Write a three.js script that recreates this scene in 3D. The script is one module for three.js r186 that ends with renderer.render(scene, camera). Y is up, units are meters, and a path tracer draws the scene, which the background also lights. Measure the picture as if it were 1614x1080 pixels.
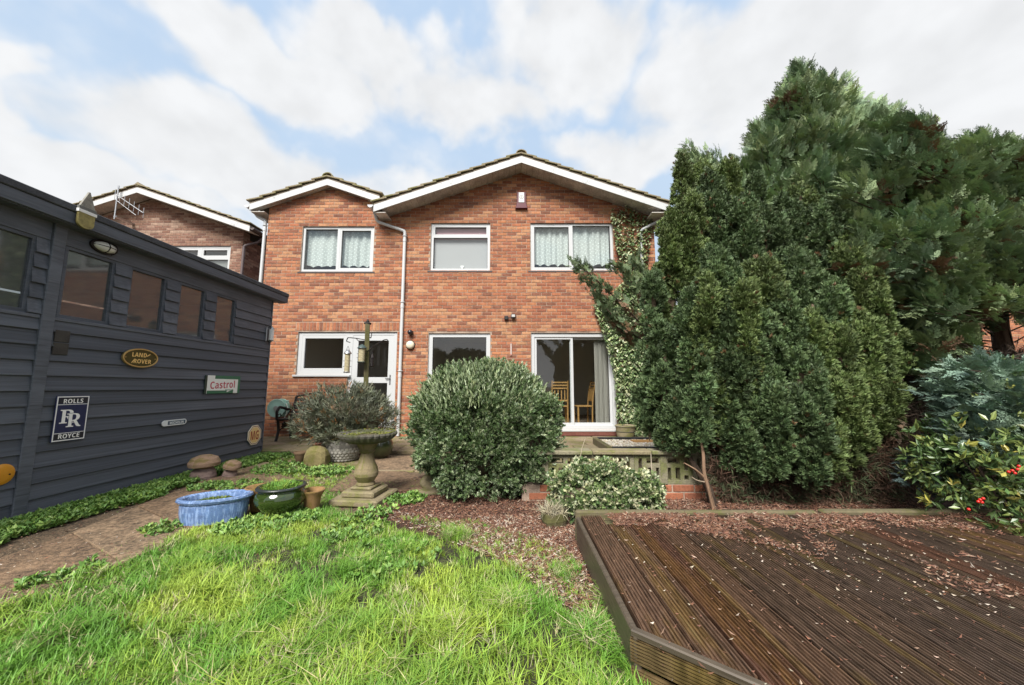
import * as THREE from 'three';
import { mergeGeometries } from 'three/addons/utils/BufferGeometryUtils.js';

// ---------- camera, sky, sun, exposure ----------
const scene = new THREE.Scene();
const EYE = 1.15, PITCH = 6.8 * Math.PI / 180, FPX = 588;
const camera = new THREE.PerspectiveCamera(2 * Math.atan(540 / FPX) * 180 / Math.PI, 1614 / 1080, 0.05, 900);
camera.position.set(0, EYE, 0);
camera.rotation.x = PITCH;
const renderer = new THREE.WebGLRenderer({ antialias: true });
renderer.toneMapping = THREE.LinearToneMapping;
renderer.toneMappingExposure = 2.7;
renderer.shadowMap.enabled = true;
const EXPO = 2.7;
const sun = new THREE.DirectionalLight(new THREE.Color(1.0, 0.965, 0.91), 2.5);
sun.position.set(-6, 26, 19);
sun.target.position.set(0, 0, -4);
sun.castShadow = true;
sun.shadow.radius = 52;
sun.shadow.mapSize.set(2048, 2048);
Object.assign(sun.shadow.camera, { left: -18, right: 18, top: 18, bottom: -18, near: 1, far: 70 });
scene.add(sun, sun.target);

// ---------- random numbers, noise ----------
function rng(seed) { let a = seed >>> 0; return () => { a = (a + 0x6d2b79f5) | 0; let t = Math.imul(a ^ (a >>> 15), 1 | a); t = (t + Math.imul(t ^ (t >>> 7), 61 | t)) ^ t; return ((t ^ (t >>> 14)) >>> 0) / 4294967296; }; }
const R0 = rng(11);
const rr = (r, a, b) => a + (b - a) * r();
function hash(x, y, s) { let h = Math.imul(x, 374761393) ^ Math.imul(y, 668265263) ^ Math.imul(s, 2246822519); h = Math.imul(h ^ (h >>> 13), 1274126177); return ((h ^ (h >>> 16)) >>> 0) / 4294967296; }
const sm = (t) => t * t * (3 - 2 * t);
const clamp = (x, a = 0, b = 1) => Math.min(b, Math.max(a, x));
const step = (a, b, x) => sm(clamp((x - a) / (b - a)));
const lerp = (a, b, t) => a + (b - a) * t;
function vn(x, y, s, px = 0, py = 0) {            // value noise, periodic when px, py are given
  const xi = Math.floor(x), yi = Math.floor(y), fx = sm(x - xi), fy = sm(y - yi);
  const w = (a, p) => p ? ((a % p) + p) % p : a;
  const a = hash(w(xi, px), w(yi, py), s), b = hash(w(xi + 1, px), w(yi, py), s), c = hash(w(xi, px), w(yi + 1, py), s), d = hash(w(xi + 1, px), w(yi + 1, py), s);
  return lerp(lerp(a, b, fx), lerp(c, d, fx), fy);
}
function fbm(x, y, s, oct = 4) { let v = 0, a = .5, n = 0; for (let i = 0; i < oct; i++) { v += a * vn(x, y, s + i); n += a; x *= 2.03; y *= 2.03; a *= .5; } return v / n; }
function tfbm(u, v, fx, fy, s, oct = 4) { let r = 0, a = .5, n = 0; for (let i = 0; i < oct; i++) { r += a * vn(u * fx, v * fy, s + i, fx, fy); n += a; fx *= 2; fy *= 2; a *= .5; } return r / n; }

// ---------- pixel of the photograph -> direction -> point ----------
function ray(px, py) {
  const u = (px - 807) / FPX, v = (540 - py) / FPX, s = Math.sin(PITCH), c = Math.cos(PITCH);
  return [u, s + v * c, -(c - v * s)];
}
const onGround = (px, py, y = 0) => { const d = ray(px, py), t = (y - EYE) / d[1]; return [d[0] * t, y, d[2] * t]; };
const onDepth = (px, py, z) => { const d = ray(px, py), t = z / d[2]; return [d[0] * t, EYE + d[1] * t, z]; };

// ---------- the sky ----------
{
  const W = 2048, H = 1024, data = new Float32Array(W * H * 4);
  // cloud masses: pixel, half sizes in pixels, weight
  const masses = [[440, 105, 130, 62, 1], [570, 75, 90, 45, .8], [620, 130, 70, 50, .8], [745, 165, 120, 55, 1], [700, 100, 70, 45, .7], [890, 80, 120, 75, 1], [400, 265, 170, 65, 1.1], [60, 265, 150, 62, 1.2], [10, 150, 45, 65, 1], [1000, 235, 130, 45, .9],
    [1180, 110, 170, 110, 1.2], [1420, 130, 280, 190, 1.3], [1650, 160, 250, 230, 1.3], [560, 300, 160, 40, .8], [1330, 30, 200, 60, .8], [180, 300, 120, 40, .9]].map(([x, y, a, b, w]) => {
    const d = new THREE.Vector3(...ray(x, y)); const l = d.length(); d.normalize();
    return { az: Math.atan2(d.x, -d.z), el: Math.asin(d.y), a: a / FPX / l / Math.cos(Math.asin(d.y)) * 1.05, b: b / FPX / l, w };
  });
  for (let j = 0; j < H; j++) {
    const el = ((j + .5) / H - .5) * Math.PI;
    for (let i = 0; i < W; i++) {
      const th = ((i + .5) / W - .5) * 2 * Math.PI, x = Math.cos(th), z = Math.sin(th);   // direction (cos, ., sin)
      const az = Math.atan2(x, -z);
      const e = Math.max(el, 0.02), k = 1 / (Math.sin(e) + .25);
      const dx = x * Math.cos(e) * k, dz = z * Math.cos(e) * k;
      const wx = (fbm(az * 7 + 22, e * 9 + 7, 90, 5) - .5) * .5, wy = (fbm(az * 7 + 12, e * 9 + 3, 95, 5) - .5) * .5;
      const n = fbm(dx * 3.1 + 9, dz * 3.1 + 4, 3, 6), n1 = fbm(az * 5 + 31 + wx, e * 8 + 4 + wy, 13, 6), n2 = fbm(az * 13 + 45, e * 20 + 1, 30, 6);
      let m = 0;
      if (Math.abs(az) < 1.8) for (const c of masses) { const p = (az + wx * .42 - c.az) / c.a, q = (e + wy * .34 - c.el) / c.b; m = Math.max(m, c.w * (1 - (p * p + q * q) * .62)); }
      const out = step(1.2, 1.75, Math.abs(az));
      const wild = (n - .40) * 4.2;
      let cov = lerp(m * .95 - .06 + (n1 - .5) * 1.2 + (n2 - .5) * .5, wild + (n2 - .5) * .5, out);
      cov = .2 + .8 * step(-.16, .62, cov);
      cov = Math.max(cov, step(.42, .08, el) * .9);
      const hz = step(.75, .0, el);
      const blue = [lerp(.45, .62, hz), lerp(.64, .78, hz), lerp(.90, .93, hz)];
      const g = lerp(.84, .95, clamp(n2 * 1.8 - .35 + (n1 - .5) * .6));
      const cl = [g * .97, g * .985, g * 1.005];
      const o = (j * W + i) * 4;
      for (let c = 0; c < 3; c++) data[o + c] = lerp(blue[c], cl[c], cov) / EXPO;
      if (el < 0) { const f = step(0, -.08, el); for (let c = 0; c < 3; c++) data[o + c] = lerp(data[o + c], [.10, .11, .08][c], f); }
      data[o + 3] = 1;
    }
  }
  const t = new THREE.DataTexture(data, W, H, THREE.RGBAFormat, THREE.FloatType);
  t.mapping = THREE.EquirectangularReflectionMapping; t.magFilter = t.minFilter = THREE.LinearFilter; t.needsUpdate = true;
  scene.background = t; scene.environment = t;
}

// ---------- naming and grouping ----------
const taken = new Map();
function numbered(n) { const k = taken.get(n) ?? 0; taken.set(n, k + 1); return k ? n + '_' + String(k).padStart(3, '0') : n; }
function shade(o) { o.castShadow = o.receiveShadow = true; return o; }
function thing(name, label, category, pos = [0, 0, 0], group, kind) {
  const g = new THREE.Group(); g.name = numbered(name); g.position.set(...pos); scene.add(g);
  g.userData = kind ? { kind, label } : { label, category };
  if (kind && category) g.userData.category = category;
  if (group) g.userData.group = group;
  return g;
}
// a part whose geometry is given in world coordinates
function worldOf(o) { const v = new THREE.Vector3(); for (; o; o = o.parent) if (o !== scene) v.add(o.position); return v; }
function part(parent, name, geo, mat, kind) {
  const w = worldOf(parent); geo.translate(-w.x, -w.y, -w.z);
  const m = shade(new THREE.Mesh(geo, mat)); m.name = name; parent.add(m);
  if (kind) m.userData.kind = kind;
  return m;
}
// a part in its parent's own axes
function piece(parent, name, geo, mat, pos, rot, scale) {
  const m = shade(new THREE.Mesh(geo, mat)); m.name = name; parent.add(m);
  if (pos) m.position.set(...pos); if (rot) m.rotation.set(...rot); if (scale) m.scale.set(...scale);
  return m;
}
function single(name, label, category, geo, mat, pos, group) {
  const m = shade(new THREE.Mesh(geo, mat)); m.name = numbered(name); m.position.set(...pos); scene.add(m);
  m.userData = { label, category }; if (group) m.userData.group = group; return m;
}
function structure(name, geo, mat, pos = [0, 0, 0]) { const m = shade(new THREE.Mesh(geo, mat)); m.name = numbered(name); m.position.set(...pos); m.userData = { kind: 'structure' }; scene.add(m); return m; }

// ---------- geometry helpers (all non-indexed, uv in metres) ----------
function uvBox(g, k = 1, ou = 0, ov = 0) {
  const p = g.attributes.position, n = g.attributes.normal, uv = new Float32Array(p.count * 2);
  for (let i = 0; i < p.count; i++) {
    const ax = Math.abs(n.getX(i)), ay = Math.abs(n.getY(i)), az = Math.abs(n.getZ(i));
    let u, v;
    if (az >= ax && az >= ay) { u = p.getX(i); v = p.getY(i); } else if (ax >= ay) { u = p.getZ(i); v = p.getY(i); } else { u = p.getX(i); v = p.getZ(i); }
    uv[i * 2] = u * k + ou; uv[i * 2 + 1] = v * k + ov;
  }
  g.setAttribute('uv', new THREE.BufferAttribute(uv, 2)); return g;
}
function flat(g) { const r = g.index ? g.toNonIndexed() : g; for (const k of Object.keys(r.attributes)) if (!['position', 'normal', 'uv', 'color'].includes(k)) r.deleteAttribute(k); return r; }
function quads(list) {           // list of polygons (3 or 4 points) -> flat shaded geometry
  const pos = [];
  for (const q of list) { pos.push(...q[0], ...q[1], ...q[2]); if (q.length > 3) pos.push(...q[0], ...q[2], ...q[3]); }
  const g = new THREE.BufferGeometry(); g.setAttribute('position', new THREE.Float32BufferAttribute(pos, 3)); g.computeVertexNormals(); return g;
}
function cbox(w, h, d, c = .004, x = 0, y = 0, z = 0) {     // chamfered box
  c = Math.min(c, w * .45, h * .45, d * .45);
  const W = w / 2, H = h / 2, D = d / 2;
  const v = (sx, sy, sz, a) => [x + sx * (a === 0 ? W : W - c), y + sy * (a === 1 ? H : H - c), z + sz * (a === 2 ? D : D - c)];
  const L = [];
  for (const s of [-1, 1]) {
    const f = (q) => L.push(s > 0 ? q : q.reverse());
    f([v(s, -1, -1, 0), v(s, 1, -1, 0), v(s, 1, 1, 0), v(s, -1, 1, 0)]);
    f([v(-1, s, -1, 1), v(-1, s, 1, 1), v(1, s, 1, 1), v(1, s, -1, 1)]);
    f([v(-1, -1, s, 2), v(1, -1, s, 2), v(1, 1, s, 2), v(-1, 1, s, 2)]);
    for (const t of [-1, 1]) {
      const e = (q) => L.push(s * t > 0 ? q : q.reverse());
      e([v(s, t, -1, 0), v(s, t, -1, 1), v(s, t, 1, 1), v(s, t, 1, 0)]);
      e([v(-1, s, t, 1), v(-1, s, t, 2), v(1, s, t, 2), v(1, s, t, 1)]);
      e([v(s, -1, t, 2), v(s, -1, t, 0), v(s, 1, t, 0), v(s, 1, t, 2)]);
      for (const u of [-1, 1]) { const q = [v(s, t, u, 0), v(s, t, u, 1), v(s, t, u, 2)]; L.push(s * t * u > 0 ? q : q.reverse()); }
    }
  }
  return uvBox(quads(L));
}
const box3 = (x0, x1, y0, y1, z0, z1, c = .004) => cbox(x1 - x0, y1 - y0, z1 - z0, c, (x0 + x1) / 2, (y0 + y1) / 2, (z0 + z1) / 2);
function extrude(points, depth, holes = [], bevel = 0) {       // in xy, towards +z
  const s = new THREE.Shape(points.map((p) => new THREE.Vector2(...p)));
  for (const h of holes) s.holes.push(new THREE.Path(h.map((p) => new THREE.Vector2(...p))));
  return uvBox(flat(new THREE.ExtrudeGeometry(s, { depth, bevelEnabled: bevel > 0, bevelSize: bevel, bevelThickness: bevel, bevelSegments: 1, curveSegments: 24 })));
}
const rect = (x0, x1, y0, y1) => [[x0, y0], [x1, y0], [x1, y1], [x0, y1]];
function lathe(pts, seg = 40) { const g = flat(new THREE.LatheGeometry(pts.map((p) => new THREE.Vector2(...p)), seg)); return g; }
function tube(pts, r, seg = 8, n = 0, closed = false) { return flat(new THREE.TubeGeometry(new THREE.CatmullRomCurve3(pts.map((p) => new THREE.Vector3(...p)), closed, 'catmullrom', .2), n || pts.length * 5, r, seg, closed)); }
function limb(pts, r0, r1, seg = 7) {             // tapered tube
  const c = new THREE.CatmullRomCurve3(pts.map((p) => new THREE.Vector3(...p))), n = pts.length * 4, g = new THREE.TubeGeometry(c, n, 1, seg, false);
  const p = g.attributes.position, v = new THREE.Vector3();
  for (let i = 0; i <= n; i++) { const o = c.getPointAt(i / n), r = lerp(r0, r1, i / n); for (let j = 0; j <= seg; j++) { const k = i * (seg + 1) + j; v.fromBufferAttribute(p, k).sub(o).multiplyScalar(r * (1 + .18 * Math.sin(k * 2.3))).add(o); p.setXYZ(k, v.x, v.y, v.z); } }
  g.computeVertexNormals(); return flat(g);
}
const merge = (l) => mergeGeometries(l.map(flat));
function tint(g, r, gr, b) { const n = g.attributes.position.count, c = new Float32Array(n * 3); for (let i = 0; i < n; i++) { c[i * 3] = r; c[i * 3 + 1] = gr; c[i * 3 + 2] = b; } g.setAttribute('color', new THREE.BufferAttribute(c, 3)); return g; }
function rough(g, amp, freq, seed) {             // push points along a hash-free noise so that equal points stay together
  const p = g.attributes.position;
  for (let i = 0; i < p.count; i++) { const x = p.getX(i), y = p.getY(i), z = p.getZ(i); const f = (s) => fbm(x * freq + z * freq * .7 + s * 7, y * freq - z * freq * .6 + s * 3, seed + s, 3) - .5; p.setXYZ(i, x + f(1) * amp, y + f(2) * amp, z + f(3) * amp); }
  g.computeVertexNormals(); return g;
}

// ---------- textures ----------
function tex(size, f, srgb = false, rx = 1, ry = rx) {
  const [w, h] = Array.isArray(size) ? size : [size, size], d = new Uint8Array(w * h * 4);
  for (let j = 0; j < h; j++) for (let i = 0; i < w; i++) { let c = f(i / w, j / h); if (typeof c === 'number') c = [c, c, c]; const o = (j * w + i) * 4; d[o] = clamp(c[0]) * 255; d[o + 1] = clamp(c[1]) * 255; d[o + 2] = clamp(c[2]) * 255; d[o + 3] = 255; }
  const t = new THREE.DataTexture(d, w, h); t.wrapS = t.wrapT = THREE.RepeatWrapping; t.magFilter = t.minFilter = THREE.LinearFilter; if (srgb) t.colorSpace = THREE.SRGBColorSpace; t.repeat.set(rx, ry); t.needsUpdate = true; return t;
}
function rep(t, x, y = x) { const c = t.clone(); c.repeat.set(x, y); c.needsUpdate = true; return c; }
const grainFine = tex(512, (u, v) => .5 + (tfbm(u, v, 64, 64, 1, 3) - .5) * .9 + (tfbm(u, v, 6, 6, 9, 3) - .5) * .5);
const mottle = tex(512, (u, v) => { const a = tfbm(u, v, 5, 5, 21, 5), b = tfbm(u, v, 60, 60, 31, 2); const k = .80 + (a - .5) * .75 + (b - .5) * .45; return [k, k * (.98 + (a - .5) * .06), k * .96]; });
const brickMap = tex(512, (u, v) => { const a = tfbm(u, v, 10, 14, 41, 4), b = tfbm(u, v, 90, 90, 51, 2), s = tfbm(u, v, 24, 6, 61, 3); const k = .86 + (a - .5) * .62 + (b - .5) * .5 + (s > .62 ? .16 : 0); return [k, k, k * .98]; });
const woodMap = tex([256, 512], (u, v) => { const a = tfbm(u, v, 3, 60, 71, 3), b = tfbm(u, v, 8, 160, 81, 2), c = tfbm(u, v, 4, 6, 85, 3); const k = .80 + (a - .5) * .42 + (b - .5) * .3 + (c - .5) * .35; return [k, k, k]; });   // grain along u
const lichenMap = tex(512, (u, v) => { const a = tfbm(u, v, 4, 4, 91, 5), b = tfbm(u, v, 48, 48, 95, 3), m = step(.5, .68, a * .75 + b * .25); return [lerp(.80, .55, m) + (b - .5) * .45, lerp(.76, .60, m) + (b - .5) * .45, lerp(.66, .30, m) + (b - .5) * .35]; });
const soilMap = tex(1024, (u, v) => { const a = tfbm(u, v, 6, 6, 101, 4), b = tfbm(u, v, 90, 90, 105, 3), c = tfbm(u, v, 20, 20, 109, 3); const k = .55 + (a - .5) * .4 + (b - .5) * .9 + (c - .5) * .4; return [k, k * .9, k * .78]; });

// ---------- materials ----------
const lin = (r, g, b) => new THREE.Color().setRGB(r, g, b);
function std(c, roughness = .85, o = {}) { return new THREE.MeshStandardMaterial({ color: Array.isArray(c) ? lin(...c) : new THREE.Color(c), roughness, metalness: 0, ...o }); }
function phys(c, roughness, o = {}) { return new THREE.MeshPhysicalMaterial({ color: Array.isArray(c) ? lin(...c) : new THREE.Color(c), roughness, metalness: 0, ...o }); }
const M = {
  mortar: std([.42, .32, .25], .95, { map: rep(mottle, 2), bumpMap: rep(grainFine, 3), bumpScale: .002 }),
  upvc: std([.52, .53, .535], .35, { bumpMap: rep(grainFine, 1), bumpScale: .0003 }),
  barge: std([.54, .55, .55], .55, { map: rep(tex(512, (u, v) => { const a = tfbm(u, v, 6, 6, 201, 4), b = tfbm(u, v, 40, 40, 205, 3); const d = step(.60, .78, a * .6 + b * .45); return lerp(1, .62, d) - (b - .5) * .08; }), 1) }),
  soffit: std([.60, .57, .53], .7, { map: rep(mottle, .8) }),
  pipe: std([.54, .55, .555], .4),
  glass: phys([.92, .95, .94], .02, { transmission: 1, thickness: 0, ior: 1.95 }), dusty: phys([.34, .37, .38], .05, { transmission: .80, thickness: 0, ior: 1.7 }),
  tile: std([.33, .285, .215], .95, { map: rep(lichenMap, 1.6), bumpMap: rep(grainFine, 5), bumpScale: .004 }),
  paint: std([.55, .54, .50], .9), carpet: std([.34, .27, .21], .95), plaster: std([.80, .78, .72], .95),
  darkSill: std([.05, .035, .033], .6),
  shed: std([.105, .118, .146], .72, { map: rep(woodMap, 1, .9), bumpMap: rep(woodMap, 1, .9), bumpScale: .0025 }),
  shedLight: std([.118, .132, .162], .7, { map: rep(woodMap, 1.4, .9), bumpMap: rep(woodMap, 1.4, .9), bumpScale: .0025 }),
  shedDark: std([.092, .104, .13], .75, { map: rep(woodMap, .8, .9), bumpMap: rep(woodMap, .8, .9), bumpScale: .0025 }),
  felt: std([.078, .084, .098], .95, { map: rep(mottle, 1.5), bumpMap: rep(grainFine, 6), bumpScale: .003 }),
  rawWood: std([.20, .165, .12], .9, { map: rep(woodMap, 1, 1), bumpMap: rep(woodMap, 1, 1), bumpScale: .002 }),
  oldWood: std([.155, .135, .085], .92, { map: rep(lichenMap, 1.3), bumpMap: rep(woodMap, 1, 1.4), bumpScale: .004 }),
  pine: std([.52, .30, .10], .55, { map: rep(woodMap, 1, 1) }),
  stone: std([.31, .27, .185], .92, { map: rep(lichenMap, 1.8), bumpMap: rep(grainFine, 4), bumpScale: .006 }),
  stoneDark: std([.17, .165, .15], .92, { map: rep(lichenMap, 2), bumpMap: rep(grainFine, 5), bumpScale: .006 }),
  concrete: std([.30, .245, .185], .95, { map: rep(mottle, 1.2), bumpMap: rep(grainFine, 4), bumpScale: .005 }),
  soil: std([.21, .16, .11], 1, { map: rep(soilMap, .9), bumpMap: rep(soilMap, .9), bumpScale: .02 }),
  bark: std([.105, .068, .045], .95, { map: rep(mottle, 3), bumpMap: rep(grainFine, 5), bumpScale: .008 }),
  iron: std([.022, .018, .017], .5, { metalness: .5, bumpMap: rep(grainFine, 4), bumpScale: .002 }),
  black: std([.012, .012, .013], .5), white: std([.75, .75, .74], .45), steel: std([.45, .45, .46], .35, { metalness: .9 }),
  terracotta: std([.36, .215, .105], .9, { map: rep(lichenMap, 3), bumpMap: rep(grainFine, 5), bumpScale: .003 }),
};

// ---------- ground ----------
{
  const g = new THREE.PlaneGeometry(500, 500, 1, 1).rotateX(-Math.PI / 2); uvBox(flat(g));
  structure('ground', uvBox(flat(g)), M.soil, [0, -.004, 0]);
}

// ---------- brick walls ----------
const brickTones = [[0.395, 0.145, 0.072], [0.36, 0.13, 0.068], [0.425, 0.167, 0.084], [0.456, 0.197, 0.099], [0.328, 0.118, 0.063], [0.374, 0.154, 0.081], [0.41, 0.174, 0.091], [0.476, 0.237, 0.124], [0.299, 0.108, 0.061], [0.349, 0.145, 0.077], [0.441, 0.18, 0.085], [0.247, 0.099, 0.059]];
const paleTones = [[.30, .165, .115], [.26, .135, .095], [.34, .20, .14], [.38, .235, .175], [.23, .115, .08], [.28, .15, .11], [.42, .28, .21], [.20, .10, .075]];
const toneSets = [brickTones, paleTones].map((s) => s.map((c) => std(c, .93, { map: rep(brickMap, 2.2), bumpMap: rep(brickMap, 2.2), bumpScale: .004 })));
const brickStuff = std([1, 1, 1], .93, { map: rep(brickMap, 2.2), bumpMap: rep(brickMap, 2.2), bumpScale: .004, vertexColors: true });
const BW = .215, BH = .065, JT = .010, COURSE = .075;
// bricks stand 7 mm proud of the mortar face at z; clip(x, y) says where the wall is; openings are rectangles
function layBricks(parent, { x0, x1, y0, y1, z, top, openings = [], soldiers = [], tones = 0, individual = 300, near, seed = 1, dirZ = 1, tidy }) {
  const r = rng(seed), list = [];
  const n = Math.ceil((y1 - y0) / COURSE);
  const pal = tones ? paleTones : brickTones;
  for (let k = 0; k < n; k++) {
    const yb = y0 + k * COURSE + JT / 2, yt = yb + BH, off = (k % 2) * .1125;
    for (let xs = Math.floor((x0 - .3) / .225) * .225 + off; xs < x1; xs += .225) {
      let segs = [[Math.max(xs, x0), Math.min(xs + BW, x1)]];
      const cut = (a, b) => { segs = segs.flatMap(([p, q]) => (b <= p || a >= q) ? [[p, q]] : [[p, a - JT], [b + JT, q]]); };
      for (const o of [...openings, ...soldiers]) if (yt > o[2] + .02 && yb < o[3] - .012) cut(o[0], o[1]);
      for (const [p, q] of segs) {
        if (q - p < .03) continue;
        const h = Math.min(top(p), top(q)) - .004; if (yb + .02 > h) continue;
        list.push({ x: (p + q) / 2, y: (yb + Math.min(yt, h)) / 2, w: q - p, h: Math.min(yt, h) - yb });
      }
    }
  }
  for (const s of soldiers) for (let x = s[0] + .005; x + .06 < s[1]; x += .075) list.push({ x: x + .0325, y: (s[2] + s[3]) / 2, w: .065, h: s[3] - s[2] - .012 });
  for (const b of list) {
    const zone = fbm(b.x * .8 + 3, b.y * .8, seed + 5, 2);
    let i = Math.floor(r() * pal.length * .999); if (zone > .56 && r() < .5) i = Math.min(i, 7) % pal.length;
    if (r() < .06) i = pal.length - 1;
    b.c = i; b.k = .88 + r() * .24; b.dz = (r() - .5) * .004; b.g = Math.floor(r() * 6);
    b.d = near ? near(b) : 0;
  }
  list.sort((a, b) => a.d - b.d);
  const solo = list.slice(0, individual), rest = list.slice(individual);
  const w = worldOf(parent);
  const protos = [...Array(6)].map((_, i) => uvBox(cbox(BW, BH, .02, .005), 1, i * .37, i * .23));
  for (const b of solo) { const m = piece(parent, 'brick', protos[b.g], toneSets[tones][b.c], [b.x - w.x, b.y - w.y, z + .007 * dirZ - .01 * dirZ + b.dz - w.z], null, [b.w / BW, b.h / BH, 1]); }
  if (rest.length) {
    const gs = rest.map((b) => { const g = uvBox(cbox(b.w, b.h, .02, .005), 1, b.g * .37 + b.x * 3.1, b.g * .23 + b.y * 2.7); g.translate(b.x, b.y, z + .007 * dirZ - .01 * dirZ + b.dz); const c = pal[b.c]; return tint(g, c[0] * b.k, c[1] * b.k, c[2] * b.k); });
    part(parent, 'bricks', merge(gs), brickStuff, 'stuff');
  }
}
function windowUnit(parent, name, { x0, x1, y0, y1, z, panes, fw = .065, sill, depth = .07 }) {   // frame mesh with panes, sashes and sill as children
  const holes = panes.map(([a, b, c, d]) => rect(a, b, c, d));
  const fr = extrude(rect(x0, x1, y0, y1), depth, holes, .003); fr.translate(0, 0, z - depth);
  const f = part(parent, name, fr, M.upvc);
  for (const [a, b, c, d, s] of panes) {
    if (s) { const g = extrude(rect(a + .004, b - .004, c + .004, d - .004), .05, [rect(a + s, b - s, c + s, d - s)], .004); g.translate(0, 0, z - .05 - .004); part(f, 'sash', g, M.upvc); }
    const e = s || 0, bead = extrude(rect(a + e + .001, b - e - .001, c + e + .001, d - e - .001), .012, [rect(a + e + .012, b - e - .012, c + e + .012, d - e - .012)]); bead.translate(0, 0, z - .045); part(f, 'glazing_bead', bead, M.black);
    const p = uvBox(flat(new THREE.PlaneGeometry(b - a - 2 * e, d - c - 2 * e))); p.translate((a + b) / 2, (c + d) / 2, z - .04); part(f, 'pane', p, M.glass);
  }
  if (sill) part(f, 'sill', box3(x0 - .06, x1 + .06, y0 - .045, y0 - .002, z - .08, z + .045 + (sill.out || 0), .006), sill.mat);
  return f;
}
function gableTop(ax, ay, slope) { return (x) => ay - Math.abs(x - ax) * slope; }

// ---------- the house ----------
const ZF = -8.3, ZM = ZF;               // face of the brickwork
const house = thing('brick_house', 'red brick two storey house with two white trimmed gables and ivy at one corner', 'house', [0, .09, ZF]);
{
  const SL = .354, apM = [.21, 6.24], apL = [-4.27, 5.86];
  const topM = gableTop(apM[0], apM[1], SL), topL = gableTop(apL[0], apL[1], .35);
  const top = (x) => x < -2.97 ? Math.max(topL(x), 0) : topM(x);
  const XL = -5.68, XR = 3.30;
  const win = { w1: [-4.86, -3.20, 3.78, 4.86], w2: [-1.88, -.51, 3.80, 4.94], w3: [.43, 2.34, 3.80, 4.95], k: [-4.80, -3.65, 1.42, 2.38], d: [-3.65, -2.58, .27, 2.38], m: [-1.87, -.49, .95, 2.35], p: [.43, 2.30, .235, 2.36] };
  // mortar wall with openings
  const outline = [[XL, .05], [XR, .05], [XR, topM(XR)], [apM[0], apM[1]], [-2.97, topM(-2.97)], [-2.975, topL(-2.975)], [apL[0], apL[1]], [XL, topL(XL)]];
  const dk = [[win.k[0], win.k[2]], [win.d[0], win.k[2]], [win.d[0], win.d[2]], [win.d[1], win.d[2]], [win.d[1], win.d[3]], [win.k[0], win.k[3]]];
  const wg = extrude(outline, .25, [rect(...win.w1), rect(...win.w2), rect(...win.w3), dk, rect(...win.m), rect(...win.p)]);
  wg.translate(0, 0, ZF - .25); part(house, 'wall', wg, M.mortar);
  layBricks(house, { x0: XL, x1: XR, y0: .06, y1: 6.3, z: ZF, top, openings: Object.values(win), soldiers: [[-4.86, -2.52, 2.40, 2.60]], seed: 5, near: (b) => (b.x > -2.4 && b.x < 2.3 && b.y > 2.4 && b.y < 3.75 ? 0 : 9) + Math.hypot(b.x, b.y - EYE) });
  // side walls, rear wall, floors and rooms
  const ext = std([.30, .10, .06], .95, { map: rep(mottle, 2) });
  part(house, 'side_wall', box3(XR - .25, XR - .001, .05, 5.1, ZF - 8, ZF - .251), ext);
  part(house, 'side_wall', box3(XL + .001, XL + .25, .05, 5.25, ZF - 8, ZF - .251), ext);
  part(house, 'rear_wall', box3(XL, XR, .05, 5.1, ZF - 8.2, ZF - 8.001), ext);
  part(house, 'inner_wall', box3(XL + .251, XL + .29, .25, 2.61, ZF - 4.2, ZF - .26), M.plaster); part(house, 'inner_wall', box3(XR - .29, XR - .251, .25, 2.61, ZF - 4.2, ZF - .26), M.plaster);
  const xi0 = XL + .251, xi1 = XR - .251, zb = ZF - 4.2, zf = ZF - .252;
  part(house, 'floor', box3(xi0, xi1, .05, .24, ZF - 8, zf), M.carpet);
  part(house, 'ceiling', box3(xi0, xi1, 2.62, 2.70, ZF - 8, zf), M.plaster);
  part(house, 'upper_floor', box3(xi0, xi1, 2.702, 2.84, ZF - 8, zf), M.carpet);
  part(house, 'upper_ceiling', box3(xi0, xi1, 5.03, 5.10, ZF - 8, zf), M.plaster);
  for (const x of [-2.3, -.12]) for (const [a, b] of [[.241, 2.619], [2.841, 5.029]]) part(house, 'room_wall', box3(x - .05, x + .05, a, b, zb, zf), M.plaster);
  for (const [a, b] of [[.241, 2.619], [2.841, 5.029]]) part(house, 'room_wall', box3(xi0, xi1, a, b, zb - .1, zb - .001), M.plaster);
  // windows
  const zw = ZF - .035;
  const f1 = windowUnit(house, 'window', { x0: win.w1[0], x1: win.w1[1], y0: win.w1[2], y1: win.w1[3], z: zw, fw: .06, panes: [[-4.81, -4.06, 3.835, 4.81], [-4.0, -3.25, 3.835, 4.81, .035]], sill: { mat: M.darkSill } });
  windowUnit(house, 'window', { x0: win.w2[0], x1: win.w2[1], y0: win.w2[2], y1: win.w2[3], z: zw, panes: [[-1.825, -.565, 3.855, 4.60], [-1.825, -.565, 4.65, 4.89, .03]], sill: { mat: M.darkSill } });
  windowUnit(house, 'window', { x0: win.w3[0], x1: win.w3[1], y0: win.w3[2], y1: win.w3[3], z: zw, panes: [[.485, 1.355, 3.855, 4.895, .03], [1.41, 2.285, 3.855, 4.895]], sill: { mat: M.darkSill } });
  windowUnit(house, 'window', { x0: win.k[0], x1: win.k[1] - .001, y0: win.k[2], y1: win.k[3], z: zw, panes: [[-4.72, -3.73, 1.50, 2.30, .06]], sill: { mat: M.upvc, out: .03 } });
  windowUnit(house, 'window', { x0: win.m[0], x1: win.m[1], y0: win.m[2], y1: win.m[3], z: zw, panes: [[-1.785, -.575, 1.04, 2.265]], sill: { mat: M.darkSill } });
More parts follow.
